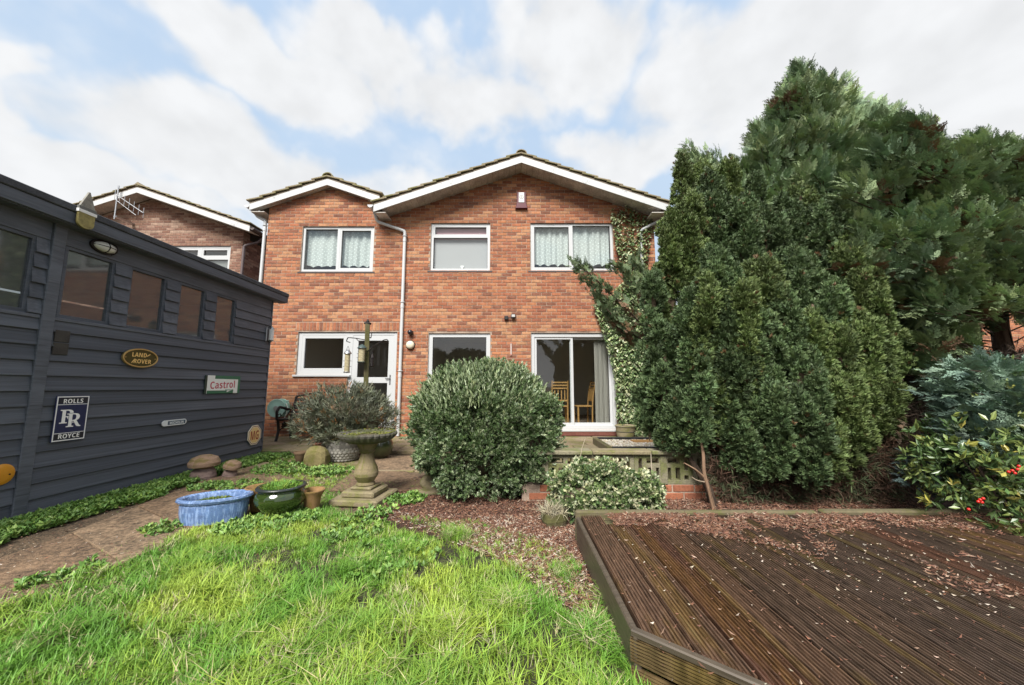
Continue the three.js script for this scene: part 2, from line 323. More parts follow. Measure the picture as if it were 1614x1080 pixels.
  // back door: outer frame, leaf with two panes, mid rail, handle
  {
    const [x0, x1, y0, y1] = win.d;
    const fr = extrude(rect(x0, x1, y0, y1), .07, [rect(x0 + .07, x1 - .07, y0 + .06, y1 - .07)], .003); fr.translate(0, 0, zw - .07);
    const d = part(house, 'door', fr, M.upvc);
    const a = x0 + .075, b = x1 - .075, c = y0 + .065, e = y1 - .075, rail = 1.30;
    const lf = extrude(rect(a, b, c, e), .055, [rect(a + .115, b - .115, rail + .06, e - .115), rect(a + .115, b - .115, c + .17, rail - .06)], .004); lf.translate(0, 0, zw - .062); part(d, 'door_leaf', lf, M.upvc);
    for (const [p, q] of [[c + .17, rail - .06], [rail + .06, e - .115]]) {
      const pg = uvBox(flat(new THREE.PlaneGeometry(b - a - .23, q - p))); pg.translate((a + b) / 2, (p + q) / 2, zw - .035); part(d, 'pane', pg, M.glass);
      const bd = extrude(rect(a + .112, b - .112, p - .002, q + .002), .012, [rect(a + .127, b - .127, p + .012, q - .012)]); bd.translate(0, 0, zw - .046); part(d, 'glazing_bead', bd, M.black);
    }
    part(d, 'handle', merge([box3(b - .075, b - .045, rail - .10, rail + .12, zw - .005, zw + .006, .003), box3(b - .16, b - .05, rail + .03, rail + .052, zw + .02, zw + .035, .004), box3(b - .068, b - .05, rail + .03, rail + .05, zw, zw + .03, .003)]), M.steel);
    part(d, 'threshold', box3(x0 - .02, x1 + .03, y0 - .06, y0 - .002, zw - .09, zw + .07, .006), M.concrete);
  }
  // sliding patio door
  {
    const [x0, x1, y0, y1] = win.p, fr = extrude(rect(x0, x1, y0, y1), .10, [rect(x0 + .07, x1 - .07, y0 + .075, y1 - .09)], .003); fr.translate(0, 0, zw - .10);
    const d = part(house, 'patio_door', fr, M.upvc);
    const mid = 1.335;
    for (const [a, b, dz, lab] of [[x0 + .072, mid + .035, -.02, 0], [mid - .03, x1 - .072, -.062, 1]]) {
      const s = extrude(rect(a, b, y0 + .078, y1 - .093), .035, [rect(a + .05, b - .05, y0 + .13, y1 - .14)], .002); s.translate(0, 0, zw + dz - .035); const sp = part(d, 'sliding_panel', s, M.upvc);
      const pg = uvBox(flat(new THREE.PlaneGeometry(b - a - .10, y1 - y0 - .27))); pg.translate((a + b) / 2, (y0 + .13 + y1 - .14) / 2, zw + dz - .018); part(d, 'pane', pg, M.glass);
    }
    part(d, 'sill', box3(x0 - .03, x1 + .04, y0 - .045, y0 - .003, zw - .1, zw + .10, .006), M.upvc);
  }
  // roofs: slab, verge tiles, ridge tiles, barge boards, soffit boards
  const wood = std([.20, .16, .12], .95);
  function roof(par, ax, ay, slope, xl, xr, z0, z1, seed, cols, bargeH, tilesFrom) {
    const c = Math.cos(Math.atan(slope)), dr = rng(seed);
    for (const s of [-1, 1]) {
      const run = s < 0 ? ax - xl : xr - ax;
      const slab = extrude([[ax, ay - .02], [ax + s * run, ay - .02 - run * slope], [ax + s * run, ay - .05 - run * slope], [ax, ay - .05]], z0 - z1, []); slab.translate(0, 0, z1); part(par, 'roof_slab', slab, wood);
      const L = run / c, n = Math.round(L / .295), g = L / n, ang = Math.atan(slope);
      const base = [0, 1, 2].map((k) => { const t = rough(cbox(g + .075, .036, .318, .006), .018, 9, seed + k); return uvBox(t, 1, k * .4, k * .7); });
      for (let i = 0; i < n; i++) for (let k = 0; k < cols; k++) {
        const d = (i + .5) * g + .03, m = piece(par, 'roof_tile', base[Math.floor(dr() * 3)], M.tile);
        const w = worldOf(par);
        m.position.set(ax + s * d * c - w.x, ay - d * c * slope + .022 + dr() * .006 - w.y, z0 - .155 + .03 - k * .322 - w.z);
        m.rotation.z = -s * (ang - .105 + (dr() - .5) * .035); m.rotation.y = (dr() - .5) * .02;
      }
    }
    for (let k = 0; k < Math.max(2, cols); k++) { const rt = []; const seg = 10; const pts = []; for (let i = 0; i <= seg; i++) { const t = Math.PI * (i / seg); pts.push([Math.cos(t) * .125, Math.sin(t) * .10 - .03]); } for (let i = seg; i >= 0; i--) { const t = Math.PI * (i / seg); pts.push([Math.cos(t) * .105, Math.sin(t) * .08 - .03]); } const g = rough(extrude(pts, .44), .01, 8, seed + k); g.translate(ax, ay + .03 - (k % 2) * .006, z0 - .44 + .02 - k * .445); part(par, 'ridge_tile', uvBox(g, 1, k * .3), M.tile); }
    for (const s of [-1, 1]) {
      const run = s < 0 ? ax - xl : xr - ax, x1 = ax + s * run;
      const pts = [[ax, ay - .052], [x1, ay - .052 - run * slope], [x1, ay - .052 - bargeH - run * slope], [ax, ay - .052 - bargeH]];
      const b = extrude(pts, .02, [], .002); b.translate(0, 0, z0 - .022); part(par, 'barge_board', b, M.barge);
    }
  }
  const z0M = -7.83, z0L = -8.12;
  roof(house, .21, 6.36, SL, -3.06, 3.49, z0M, ZF - 8.3, 31, 3, .155);
  roof(house, -4.27, 5.985, .35, -6.02, -3.05, z0L, ZF - 8.3, 33, 2, .145);
  // soffit boards of the deep gable
  for (const s of [-1, 1]) for (let d = 0; d < 3.10; d += .131) {
    const xa = .21 + s * (d + .003), xb = .21 + s * Math.min(d + .128, 3.12), y = (x) => 6.36 - .052 - .125 - Math.abs(x - .21) * SL;
    const g = extrude([[xa, y(xa)], [xb, y(xb)], [xb, y(xb) + .014], [xa, y(xa) + .014]], .438); g.translate(0, 0, ZF + .009); part(house, 'soffit_board', g, M.soffit);
  }
  for (const s of [-1, 1]) { const run = s < 0 ? 1.7 : 1.2, y = (x) => 5.985 - .052 - .12 - Math.abs(x + 4.27) * .35, xb = -4.27 + s * run; const g = extrude([[-4.27, y(-4.27)], [xb, y(xb)], [xb, y(xb) + .014], [-4.27, y(-4.27) + .014]], .13); g.translate(0, 0, ZF + .012); part(house, 'soffit_board', g, M.soffit); }
  // boxed eaves ends
  for (const [xa, xb, y0, z0, z1] of [[3.10, 3.47, 5.0, z0M - .03, ZF - 8], [-3.04, -2.80, 5.0, z0M - .03, ZF + .012], [-6.0, -5.69, 5.16, z0L - .03, ZF - 8]]) part(house, 'eaves_box', box3(xa, xb, y0 - .02, y0 + .0, z1, z0, .003), M.soffit);
  // gutters
  function gutter(x, y, za, zb) { const pts = []; for (let i = 0; i <= 10; i++) { const t = Math.PI + Math.PI * i / 10; pts.push([x + Math.cos(t) * .058, y + Math.sin(t) * .058]); } for (let i = 10; i >= 0; i--) { const t = Math.PI + Math.PI * i / 10; pts.push([x + Math.cos(t) * .052, y + Math.sin(t) * .052]); } const g = extrude(pts, za - zb); g.translate(0, 0, zb); const m = part(house, 'gutter', g, M.pipe); const cap = []; for (let i = 0; i <= 10; i++) { const t = Math.PI + Math.PI * i / 10; cap.push([x + Math.cos(t) * .062, y + Math.sin(t) * .062]); } const e = extrude(cap, .012); e.translate(0, 0, za + .0005); part(m, 'end_cap', e, M.pipe); }
  gutter(-3.14, 5.16, z0M - .02, ZF - 1.2); gutter(3.56, 5.10, z0M - .02, ZF - 8); gutter(-6.09, 5.30, z0L - .02, ZF - 8);
  // downpipes with their swan necks and clips
  function downpipe(pts, bot) {
    const P = pts.map((p) => new THREE.Vector3(...p)); const path = new THREE.CurvePath(); for (let i = 0; i + 1 < P.length; i++) { const a = P[i].clone(), b = P[i + 1].clone(), d = b.clone().sub(a).normalize(); if (i > 0) a.addScaledVector(d, .05); if (i + 2 < P.length) b.addScaledVector(d, -.05); path.add(new THREE.LineCurve3(a, b)); if (i + 2 < P.length) { const n = P[i + 2].clone().sub(P[i + 1]).normalize(); path.add(new THREE.QuadraticBezierCurve3(b, P[i + 1], P[i + 1].clone().addScaledVector(n, .05))); } }
    const m = part(house, 'downpipe', flat(new THREE.TubeGeometry(path, 160, .036, 12)), M.pipe);
    const e = P[P.length - 1], s = P[P.length - 2];
    for (let y = s.y - .12; y > e.y + .2; y -= 1.55) { const c = tube([[s.x - .046, y, s.z - .04], [s.x - .046, y, s.z + .01], [s.x, y, s.z + .046], [s.x + .046, y, s.z + .01], [s.x + .046, y, s.z - .04]], .009, 6, 24); part(m, 'pipe_clip', c, M.pipe); const col = new THREE.CylinderGeometry(.042, .042, .07, 14); col.translate(s.x, y - .1, s.z); part(m, 'pipe_collar', flat(col), M.pipe); }
  }
  downpipe([[-3.14, 5.12, z0M - .25], [-3.10, 4.93, ZF + .10], [-2.47, 4.72, ZF + .055], [-2.47, .10, ZF + .055]]);
  downpipe([[3.56, 5.06, z0M - .2], [3.50, 4.98, ZF + .2], [2.97, 4.74, ZF + .055], [2.97, .12, ZF + .055]]);
  downpipe([[-6.09, 5.26, z0L - .3], [-6.03, 5.16, ZF - .1], [-5.78, 5.02, ZF - .05], [-5.78, .12, ZF - .05]]);
  // plinth under the patio door
  part(house, 'plinth', box3(.3, 2.4, .10, .185, ZF + .012, ZF + .06, .006), std([.17, .06, .045], .9, { map: rep(brickMap, 2) }));
}
// net curtains, blind, ornaments inside the panes
function curtain(label, x0, x1, y0, y1, z, seed) {
  const W = x1 - x0, nx = 160, ny = 40, g = new THREE.PlaneGeometry(W, 1, nx, ny), p = g.attributes.position, uv = g.attributes.uv;
  for (let i = 0; i < p.count; i++) {
    const u = uv.getX(i), v = uv.getY(i), x = u * W;
    const f = Math.sin(x * 38 + 2.2 * Math.sin(x * 5.3 + seed)) * .6 + Math.sin(x * 23 + seed + v * 1.1) * .5;
    const sc = Math.abs(Math.sin(x * 15 + seed)) * .045;
    p.setXYZ(i, x0 + x, lerp(y0 + sc, y1, v), z + f * .034 * (1 - .3 * v)); uv.setXY(i, x * 2, lerp(y0, y1, v) * 2);
  }
  g.computeVertexNormals();
  const c = single('net_curtain', label, 'curtain', flat(g), curtainMat, [0, 0, 0], 'net curtains upstairs'); return c;
}
const curtainMat = phys([.80, .86, .83], .95, { transmission: .12, thickness: 0, side: THREE.DoubleSide, map: rep(tex(512, (u, v) => { const a = Math.abs(Math.sin(u * Math.PI * 8 + Math.sin(v * Math.PI * 4) * 1.6)), leaf = step(.25, .05, Math.abs(((v * 6 + Math.floor(u * 8) * .5) % 1) - .5) * 1.1 + a * .25 - .05), n = tfbm(u, v, 80, 80, 301, 2); return .66 + leaf * .34 + (n - .5) * .22; }), 1, .9) });
curtain('white lace net curtain behind the upper window of the narrow gable', -4.80, -3.26, 3.93, 4.82, ZF - .17, 1);
curtain('white lace net curtain behind the upper window beside the ivy', .50, 2.28, 3.96, 4.92, ZF - .17, 4);
{
  const b = thing('roller_blind', 'pale grey roller blind drawn behind the middle upstairs window', 'blind', [-1.195, 3.84, ZF - .13]);
  part(b, 'blind_fabric', box3(-1.83, -.56, 3.88, 4.60, ZF - .133, ZF - .130, .0005), std([.40, .40, .41], .9));
  part(b, 'bottom_bar', box3(-1.83, -.56, 3.84, 3.879, ZF - .138, ZF - .125, .003), M.upvc);
  part(b, 'transom_reflection', box3(-1.83, -.56, 4.603, 4.90, ZF - .150, ZF - .147, .0005), std([.62, .36, .40], .9));  // added panel: pinkish reflection in the transom glass, put in as colour
  const h = new THREE.Shape(); h.moveTo(0, -.05); h.bezierCurveTo(-.06, 0, -.04, .045, 0, .02); h.bezierCurveTo(.04, .045, .06, 0, 0, -.05);
  single('heart_ornament', 'small white heart ornament at the foot of the middle upstairs window', 'ornament', flat(new THREE.ExtrudeGeometry(h, { depth: .012, bevelEnabled: true, bevelSize: .003, bevelThickness: .003, bevelSegments: 2 })), M.white, [-1.16, 3.925, ZF - .118]);
}
{ // vertical blind of the patio door
  const b = thing('vertical_blind', 'off white vertical blind gathered at the ivy side of the patio door', 'blind', [2.03, .26, ZF - .2]);
  for (let i = 0; i < 9; i++) { const g = cbox(.085, 1.93, .003, .001); g.rotateY(.9 + (i % 3) * .07); g.translate(1.90 + i * .034, 1.25, ZF - .20); part(b, 'slat', g, std([.60, .58, .53], .9)); }
  part(b, 'head_rail', box3(.52, 2.26, 2.225, 2.265, ZF - .22, ZF - .18), M.upvc);
}
// ladder back chairs indoors
function diningChair(label, x, z, turn) {
  const c = thing('dining_chair', label, 'chair', [x, .24, z], 'pine chairs indoors'); c.rotation.y = turn;
  const P = (n, ...a) => piece(c, n, box3(...a), M.pine);
  P('seat', -.21, .21, .43, .46, -.2, .2, .008);
  for (const s of [-1, 1]) { P('leg', s * .19 - .02, s * .19 + .02, 0, .43, -.19, -.15, .005); const g = limb([[s * .19, 0, .18], [s * .19, .46, .19], [s * .19, .78, .225], [s * .19, 1.06, .29]], .021, .019, 6); piece(c, 'back_post', g, M.pine); }
  for (let i = 0; i < 3; i++) P('back_slat', -.185, .185, .86 + i * .07, .895 + i * .07, .235 + i * .018, .252 + i * .018, .004);
  P('back_slat', -.185, .185, .56, .60, .195, .212, .004);
  for (let i = 0; i < 4; i++) P('spindle', -.12 + i * .08 - .013, -.12 + i * .08 + .013, .60, .86, .205, .222, .003);
}
diningChair('pine dining chair with its ladder back turned square to the patio glass', 1.16, -9.35, 0);
diningChair('pine dining chair seen side on behind the patio door rail', 1.75, -9.35, Math.PI / 2 + .1);

// ---------- things on the house wall ----------
function printed(w, h, draw, size = 512) {
  const cv = document.createElement('canvas'); cv.width = size; cv.height = Math.round(size * h / w); const x = cv.getContext('2d'); draw(x, cv.width, cv.height);
  const t = new THREE.CanvasTexture(cv); t.colorSpace = THREE.SRGBColorSpace; t.magFilter = THREE.LinearFilter; return t;
}
function faceUV(g, w, h) { const p = g.attributes.position, uv = new Float32Array(p.count * 2); for (let i = 0; i < p.count; i++) { uv[i * 2] = p.getX(i) / w + .5; uv[i * 2 + 1] = p.getY(i) / h + .5; } g.setAttribute('uv', new THREE.BufferAttribute(uv, 2)); return g; }
{ // alarm box
  const a = thing('alarm_box', 'maroon burglar alarm box with white top and a letter G', 'alarm box', [.22, 5.28, ZF + .01]);
  const pl = extrude([[-.135, 0], [.135, 0], [.10, .12], [.10, .385], [-.10, .385], [-.10, .12]], .055, [], .008); piece(a, 'cover', pl, std([.10, .012, .022], .35), [0, 0, .005]);
  const t = printed(.12, .24, (x, w, h) => { x.fillStyle = '#e9e9e6'; x.fillRect(0, 0, w, h); x.strokeStyle = '#1b1b1d'; x.lineWidth = w * .09; x.beginPath(); x.arc(w / 2, h * .5, w * .36, 0, 7); x.stroke(); x.fillStyle = '#1b1b1d'; x.font = `bold ${w * .56}px sans-serif`; x.textAlign = 'center'; x.textBaseline = 'middle'; x.fillText('G', w / 2, h * .51); }, 256);
  piece(a, 'label_panel', faceUV(extrude(rect(-.06, .06, -.12, .12), .008, [], .002), .12, .24), std([1, 1, 1], .5, { map: t }), [0, .25, .0695]);
}
{ // security light: sensor block and lamp head
  const s = thing('security_light', 'small black security light with white lamp head on the brick wall', 'wall light', [-.13, 2.66, ZF + .01]);
  piece(s, 'housing', cbox(.085, .085, .06, .01), M.black, [0, .03, .03]); piece(s, 'bracket', cbox(.08, .02, .02, .004), M.black, [.07, .03, .045]);
  const h = piece(s, 'lamp_head', cbox(.10, .10, .06, .012), M.black, [.16, .065, .06], [.3, 0, 0]); piece(h, 'lens', cbox(.075, .05, .01, .004), M.white, [0, .012, .034]);
}
{ // thermometer between the windows
  const s = thing('wall_thermometer', 'narrow pale wall thermometer beside the patio door', 'thermometer', [-.02, 1.83, ZF + .01]);
  piece(s, 'back_board', cbox(.05, .30, .014, .006), std([.35, .2, .15], .8), [0, .15, .008]); piece(s, 'glass_tube', flat(new THREE.CylinderGeometry(.007, .007, .24, 10)), M.white, [0, .15, .02]); piece(s, 'bulb', flat(new THREE.SphereGeometry(.012, 12, 8)), std([.4, .03, .03], .3), [0, .03, .02]);
}
{ // flue cap and dark sensor lamp
  const f = thing('flue_cap', 'round cream boiler flue cap beside the downpipe', 'flue', [-2.27, 2.08, ZF + .008]);
  const g = lathe([[0, .075], [.05, .07], [.085, .05], [.09, .02], [.09, 0]], 30); g.rotateX(Math.PI / 2); piece(f, 'cap', g, std([.66, .60, .46], .5), [0, 0, .01]);
  const r = lathe([[.10, 0], [.105, .006], [.10, .014], [.085, .014]], 30); r.rotateX(Math.PI / 2); piece(f, 'collar', r, M.black, [0, 0, 0]);
  const l = thing('porch_lamp', 'small round dark lamp above the cream flue cap', 'wall light', [-2.27, 2.36, ZF + .008]);
  const b = lathe([[.055, 0], [.055, .02], [.03, .025], [.03, .04]], 24); b.rotateX(Math.PI / 2); piece(l, 'base', b, M.iron); piece(l, 'globe', flat(new THREE.SphereGeometry(.058, 20, 14)), std([.02, .016, .022], .2), [0, 0, .075]);
}
// ---------- the neighbouring house ----------
{
  const ZN = -10, n = thing('neighbour_house', 'weathered brown brick neighbouring house with white gable board and roof aerial', 'house', [-10.2, 0, ZN]);
  const SL = .35, top = gableTop(-10.2, 6.42, SL), XL = -13.2, XR = -7.5;
  const wd = [-9.60, -7.83, 3.75, 5.06];
  const wg = extrude([[XL, 0], [XR, 0], [XR, top(XR)], [-10.2, 6.42], [XL, top(XL)]], .25, [rect(...wd)]); wg.translate(0, 0, ZN - .25); part(n, 'wall', wg, M.mortar);
  layBricks(n, { x0: XL, x1: XR, y0: 3.1, y1: 6.5, z: ZN, top, openings: [wd], tones: 1, seed: 17, near: (b) => (b.x > -11 && b.y > 4.3 ? 0 : 20) + Math.hypot(b.x, b.y) });
  const sideW = std([.25, .14, .10], .95, { map: rep(brickMap, 1.4) });
  part(n, 'side_wall', box3(XR - .25, XR - .001, 0, 5.3, ZN - 7, ZN - .251), sideW);
  { // bricks of the receding side wall, courses as far as they show
    const r = rng(77), gs = []; for (let k = 0; k < 26; k++) for (let i = 0; i < 16; i++) { const z = ZN - .02 - i * .225 - (k % 2) * .1125, c = paleTones[Math.floor(r() * 7.99)], q = .75 + r() * .3; const g = uvBox(cbox(.02, BH, BW, .005), 1, r() * 3, r() * 3); g.translate(XR + .003 + r() * .003 - .01 + .004, 3.4 + k * COURSE, z - .11); gs.push(tint(g, c[0] * q, c[1] * q, c[2] * q)); }
    part(n, 'side_bricks', merge(gs), brickStuff, 'stuff');
  }
  windowUnit(n, 'window', { x0: wd[0], x1: wd[1], y0: wd[2], y1: wd[3], z: ZN - .035, panes: [[-9.53, -8.72, 4.74, 4.99, .045], [-8.65, -7.90, 4.74, 4.99, .045], [-9.53, -8.72, 3.83, 4.67], [-8.65, -7.90, 3.83, 4.67]], sill: { mat: M.darkSill } });
  part(n, 'curtain_lining', box3(-9.55, -7.85, 3.8, 5.0, ZN - .34, ZN - .33, .001), std([.45, .47, .47], .9));
  part(n, 'room_back', box3(XL + .3, XR - .3, 2.8, 5.3, ZN - 3, ZN - 2.9), M.plaster);
  part(n, 'attic_floor', box3(XL + .26, XR - .26, 5.22, 5.28, ZN - 7, ZN - .252), M.plaster);
  part(n, 'rear_wall', box3(XL, XR, 0, 5.3, ZN - 7.2, ZN - 7.001), sideW);
  const c = Math.cos(Math.atan(SL)), z0 = ZN + .42, ax = -10.2, ay = 6.60, wood = std([.20, .16, .12], .95), r = rng(5);
  const tiles = [0, 1, 2].map((k) => uvBox(rough(cbox(.375, .028, .318, .006), .014, 9, 70 + k), 1, k * .4, k * .7));
  for (const s of [-1, 1]) {
    const run = 3.15, x1 = ax + s * run;
    const slab = extrude([[ax, ay - .02], [x1, ay - .02 - run * SL], [x1, ay - .05 - run * SL], [ax, ay - .05]], 7.8); slab.translate(0, 0, z0 - 7.8); part(n, 'roof_slab', slab, wood);
    const bb = extrude([[ax, ay - .052], [x1, ay - .052 - run * SL], [x1, ay - .20 - run * SL], [ax, ay - .20]], .02, [], .002); bb.translate(0, 0, z0 - .022); part(n, 'barge_board', bb, M.barge);
    const sf = extrude([[ax, ay - .17], [x1, ay - .17 - run * SL], [x1, ay - .155 - run * SL], [ax, ay - .155]], .38); sf.translate(0, 0, ZN + .012); part(n, 'soffit', sf, M.soffit);
    for (let i = 0; i < 11; i++) for (let k = 0; k < 2; k++) { const d = (i + .5) * .302 + .02; const m = piece(n, 'roof_tile', tiles[Math.floor(r() * 3)], M.tile, [s * d * c, ay - d * c * SL + .024 + r() * .008, z0 - .12 - k * .322 - ZN]); m.rotation.z = -s * (Math.atan(SL) - .08 + (r() - .5) * .03); }
  }
  part(n, 'ridge_tile', rough(extrude([[-10.33, 6.57], [-10.2, 6.70], [-10.07, 6.57]], .5), .02, 7, 4).translate(0, .0, z0 - .48), M.tile);
  const gp = []; for (let i = 0; i <= 10; i++) { const t = Math.PI + Math.PI * i / 10; gp.push([-6.98 + Math.cos(t) * .06, 5.40 + Math.sin(t) * .06]); } const gg = extrude(gp, 7); gg.translate(0, 0, z0 - 7); part(n, 'gutter', gg, std([.10, .08, .075], .5));
  part(n, 'downpipe', tube([[-6.98, 5.34, z0 - .5], [-7.15, 5.20, ZN - .1], [-7.40, 5.04, ZN + .05], [-7.42, 4.9, ZN + .06], [-7.42, 2, ZN + .06]], .036, 10, 60), std([.12, .09, .09], .5));
  // television aerial on the gable
  const a = thing('tv_aerial', 'grey television aerial with thin rods on the neighbouring gable', 'aerial', [-10.62, 5.2, ZN + .5]);
  const rods = M.steel;
  part(a, 'mast', tube([[-10.62, 5.6, ZN + .5], [-10.62, 6.55, ZN + .5]], .018, 8, 4), rods);
  part(a, 'boom', tube([[-10.66, 6.30, ZN + .52], [-9.75, 5.72, ZN + .62]], .012, 8, 4), rods);
  part(a, 'boom', tube([[-10.66, 6.16, ZN + .52], [-9.95, 5.66, ZN + .60]], .009, 8, 4), rods);
  for (let i = 0; i < 7; i++) { const t = i / 6, x = lerp(-10.6, -9.78, t), y = lerp(6.265, 5.74, t); part(a, 'element', tube([[x, y - .14, ZN + .58], [x, y + .14, ZN + .58]], .006, 6, 2), rods); }
  part(a, 'wall_bracket', box3(-10.66, -10.58, 5.66, 5.70, ZN + .01, ZN + .5), rods);
}
// ---------- brick house beyond the conifers ----------
{
  const z = -12, h = thing('far_house', 'orange brick house glimpsed through the conifers with a white window', 'house', [14, 0, z]);
  const wd = [14.0, 15.6, .9, 1.98];
  const wg = extrude([[9.5, 0], [19, 0], [19, 4.9], [9.5, 4.9]], .25, [rect(...wd)]); wg.translate(0, 0, z - .25); part(h, 'wall', wg, M.mortar);
  layBricks(h, { x0: 9.5, x1: 19, y0: .3, y1: 4.9, z, top: () => 4.9, openings: [wd], tones: 0, individual: 120, seed: 23, near: (b) => Math.hypot(b.x - 14.5, b.y - 2.6) });
  windowUnit(h, 'window', { x0: wd[0], x1: wd[1], y0: wd[2], y1: wd[3], z: z - .035, panes: [[14.07, 14.77, .98, 1.9], [14.84, 15.53, .98, 1.9]], sill: { mat: M.upvc } });
  part(h, 'room_back', box3(12, 18, .2, 4.5, z - 2.6, z - 2.5), M.plaster);
  part(h, 'side_wall', box3(9.5, 9.75, 0, 4.9, z - 6, z - .251), M.mortar);
  const r = extrude([[9.1, 4.85], [19.4, 4.85], [19.4, 5.0], [9.1, 5.0]], .4); r.rotateX(0); r.translate(0, 0, z + .02); part(h, 'eaves_board', r, M.barge);
  part(h, 'roof', quads([[[9.1, 5.0, z + .42], [19.4, 5.0, z + .42], [19.4, 7.2, z - 4], [9.1, 7.2, z - 4]], [[9.1, 5.0, z - 8.4], [9.1, 7.2, z - 4], [19.4, 7.2, z - 4], [19.4, 5.0, z - 8.4]]]), M.tile);
}

// ---------- the shed ----------
const SX = -4.25;                     // outer face of the shed's boarding
const shed = thing('garden_shed', 'long dark slate painted timber shed with a row of small windows', 'shed', [SX, 0, -4]);
{
  const Z0 = -1.3, Z1 = -6.46, PITCHB = .136, r = rng(41), mats = [M.shed, M.shedLight, M.shedDark, M.shed];
  // feather edged board: cross-section in (x, y), length 1 m along z
  const prof = [[-.012, 0], [.022, 0], [.025, .003], [.001, .152], [-.012, .152]];
  const protos = [0, 1, 2, 3].map((k) => { const g = extrude(prof, 1); g.translate(0, 0, -1); uvBox(g, 1, k * .37, k * .29); const p = g.attributes.position, n = g.attributes.normal, uv = g.attributes.uv; for (let i = 0; i < p.count; i++) uv.setXY(i, p.getZ(i) * .7 + k * .37, p.getY(i) * 1.1 + k * .29); return g; });
  function board(y, za, zb, h = 1) { const b = piece(shed, 'board', protos[Math.floor(r() * 4)], mats[Math.floor(r() * 4)], [(r() - .5) * .003, y, za - shed.position.z], null, [1, h, za - zb]); b.rotation.x = (r() - .5) * .0016; return b; }
  const post = -3.345, pw = .05;
  const bays = [[Z0, post + pw], [post - pw, Z1]];
  const sillY = 1.765, headY = 2.50;
  for (const [a, b] of bays) for (let k = 0; k < 13; k++) board(.03 + k * PITCHB - .003, a, b);
  const wins = [[-3.41, -3.88], [-4.02, -4.48], [-4.64, -5.07], [-5.23, -5.64]], winA = [-2.45, -3.21];
  // boards between the windows
  const spans = [[winA[1], post + pw], [wins[0][1], wins[1][0]], [wins[1][1], wins[2][0]], [wins[2][1], wins[3][0]], [wins[3][1], Z1 + .014], [Z0 - .014, winA[0]]];
  for (const [a, b] of spans) for (let k = 0; k < 5; k++) board(1.80 + k * .137, a + .014, b - .014, .96);
  for (const [a, b] of bays) { part(shed, 'header_board', box3(SX - .012, SX + .012, headY - .012, 2.66, b, a, .004), M.shed); part(shed, 'window_ledge', box3(SX - .02, SX + .02, sillY - .003, sillY + .03, b, a, .004), M.shedLight); }
  part(shed, 'cover_strip', box3(SX - .01, SX + .034, .01, 2.70, post - pw, post + pw, .005), M.shedLight);
  part(shed, 'corner_strip', box3(SX - .06, SX + .022, .02, 2.68, Z1 - .032, Z1 - .001, .004), M.shedDark);
  part(shed, 'bearer', box3(SX - .09, SX - .012, -.02, .075, Z1, Z0, .008), M.rawWood);
  part(shed, 'bottom_batten', box3(SX - .01, SX + .014, -.005, .032, Z1 + .02, Z0, .004), M.oldWood);
  for (const [a, b] of [...wins, winA]) {
    const y0 = sillY + .035, y1 = headY - .015;
    const f = extrude(rect(-(a - .01), -(b + .01), y0, y1), .03, [rect(-a + .035, -b - .035, y0 + .025, y1 - .025)], .003);
    f.rotateY(Math.PI / 2); f.translate(SX - .03, 0, 0);          // (x, y, z) -> (z, y, -x)
    const w = part(shed, 'window', f, M.shedDark);
    const g = uvBox(flat(new THREE.PlaneGeometry(a - b - .06, y1 - y0 - .05))); g.rotateY(Math.PI / 2); g.translate(SX - .02, (y0 + y1) / 2, (a + b) / 2); part(w, 'pane', g, M.dusty);
  }
  // inner shell, ends, back, floor, roof
  const inner = std([.12, .125, .12], .95, { map: rep(woodMap, 1, 1) });
  const XB = -6.9;
  for (const [a, b] of bays) { part(shed, 'inner_lining', box3(SX - .035, SX - .014, .08, sillY - .005, b, a, .002), inner); }
  part(shed, 'end_wall', box3(XB, SX - .062, .02, 2.66, Z1 - .03, Z1 - .002), M.shed); part(shed, 'end_wall', box3(XB, SX - .04, .02, 2.66, Z0 + .002, Z0 + .03), M.shed);
  part(shed, 'back_wall', box3(XB - .03, XB - .002, .02, 2.45, Z1, Z0), inner); part(shed, 'floor', box3(XB, SX - .1, .02, .075, Z1 + .01, Z0 - .01), inner);
  for (let i = 0; i < 5; i++) part(shed, 'stud', box3(SX - .09, SX - .038, .08, 2.6, -3.95 - i * .62 - .025, -3.95 - i * .62 + .025), inner);
  part(shed, 'shelf', box3(XB + .05, XB + .4, 1.7, 1.73, Z1 + .1, Z0 - .1), inner);
  part(shed, 'workbench', box3(SX - .7, SX - .12, 1.60, 1.64, Z1 + .2, -3.5), inner);
  const roof = extrude([[XB - .12, 2.50], [SX + .13, 2.70], [SX + .13, 2.80], [XB - .12, 2.60]], Z0 + .1 - (Z1 - .22)); roof.translate(0, 0, Z1 - .22); part(shed, 'roof', roof, M.felt);
  part(shed, 'fascia', box3(SX + .131, SX + .150, 2.665, 2.775, Z1 - .23, Z0 + .1, .004), M.shed);
  part(shed, 'felt_strip', box3(SX + .06, SX + .163, 2.777, 2.845, Z1 - .235, Z0 + .1, .008), M.felt);
  part(shed, 'end_fascia', box3(XB, SX + .13, 2.68, 2.80, Z1 - .245, Z1 - .222, .004), M.shedDark);
  part(shed, 'soffit_board', box3(SX + .012, SX + .129, 2.655, 2.675, Z1 - .2, Z0, .003), M.shedDark);
  for (const dy of [0, .118]) part(shed, 'vent_plate', box3(SX + .012, SX + .026, 1.50 + dy - .05, 1.50 + dy + .06, -3.535, -3.415, .003), std([.055, .05, .045], .8, { map: rep(mottle, 3) }));
}
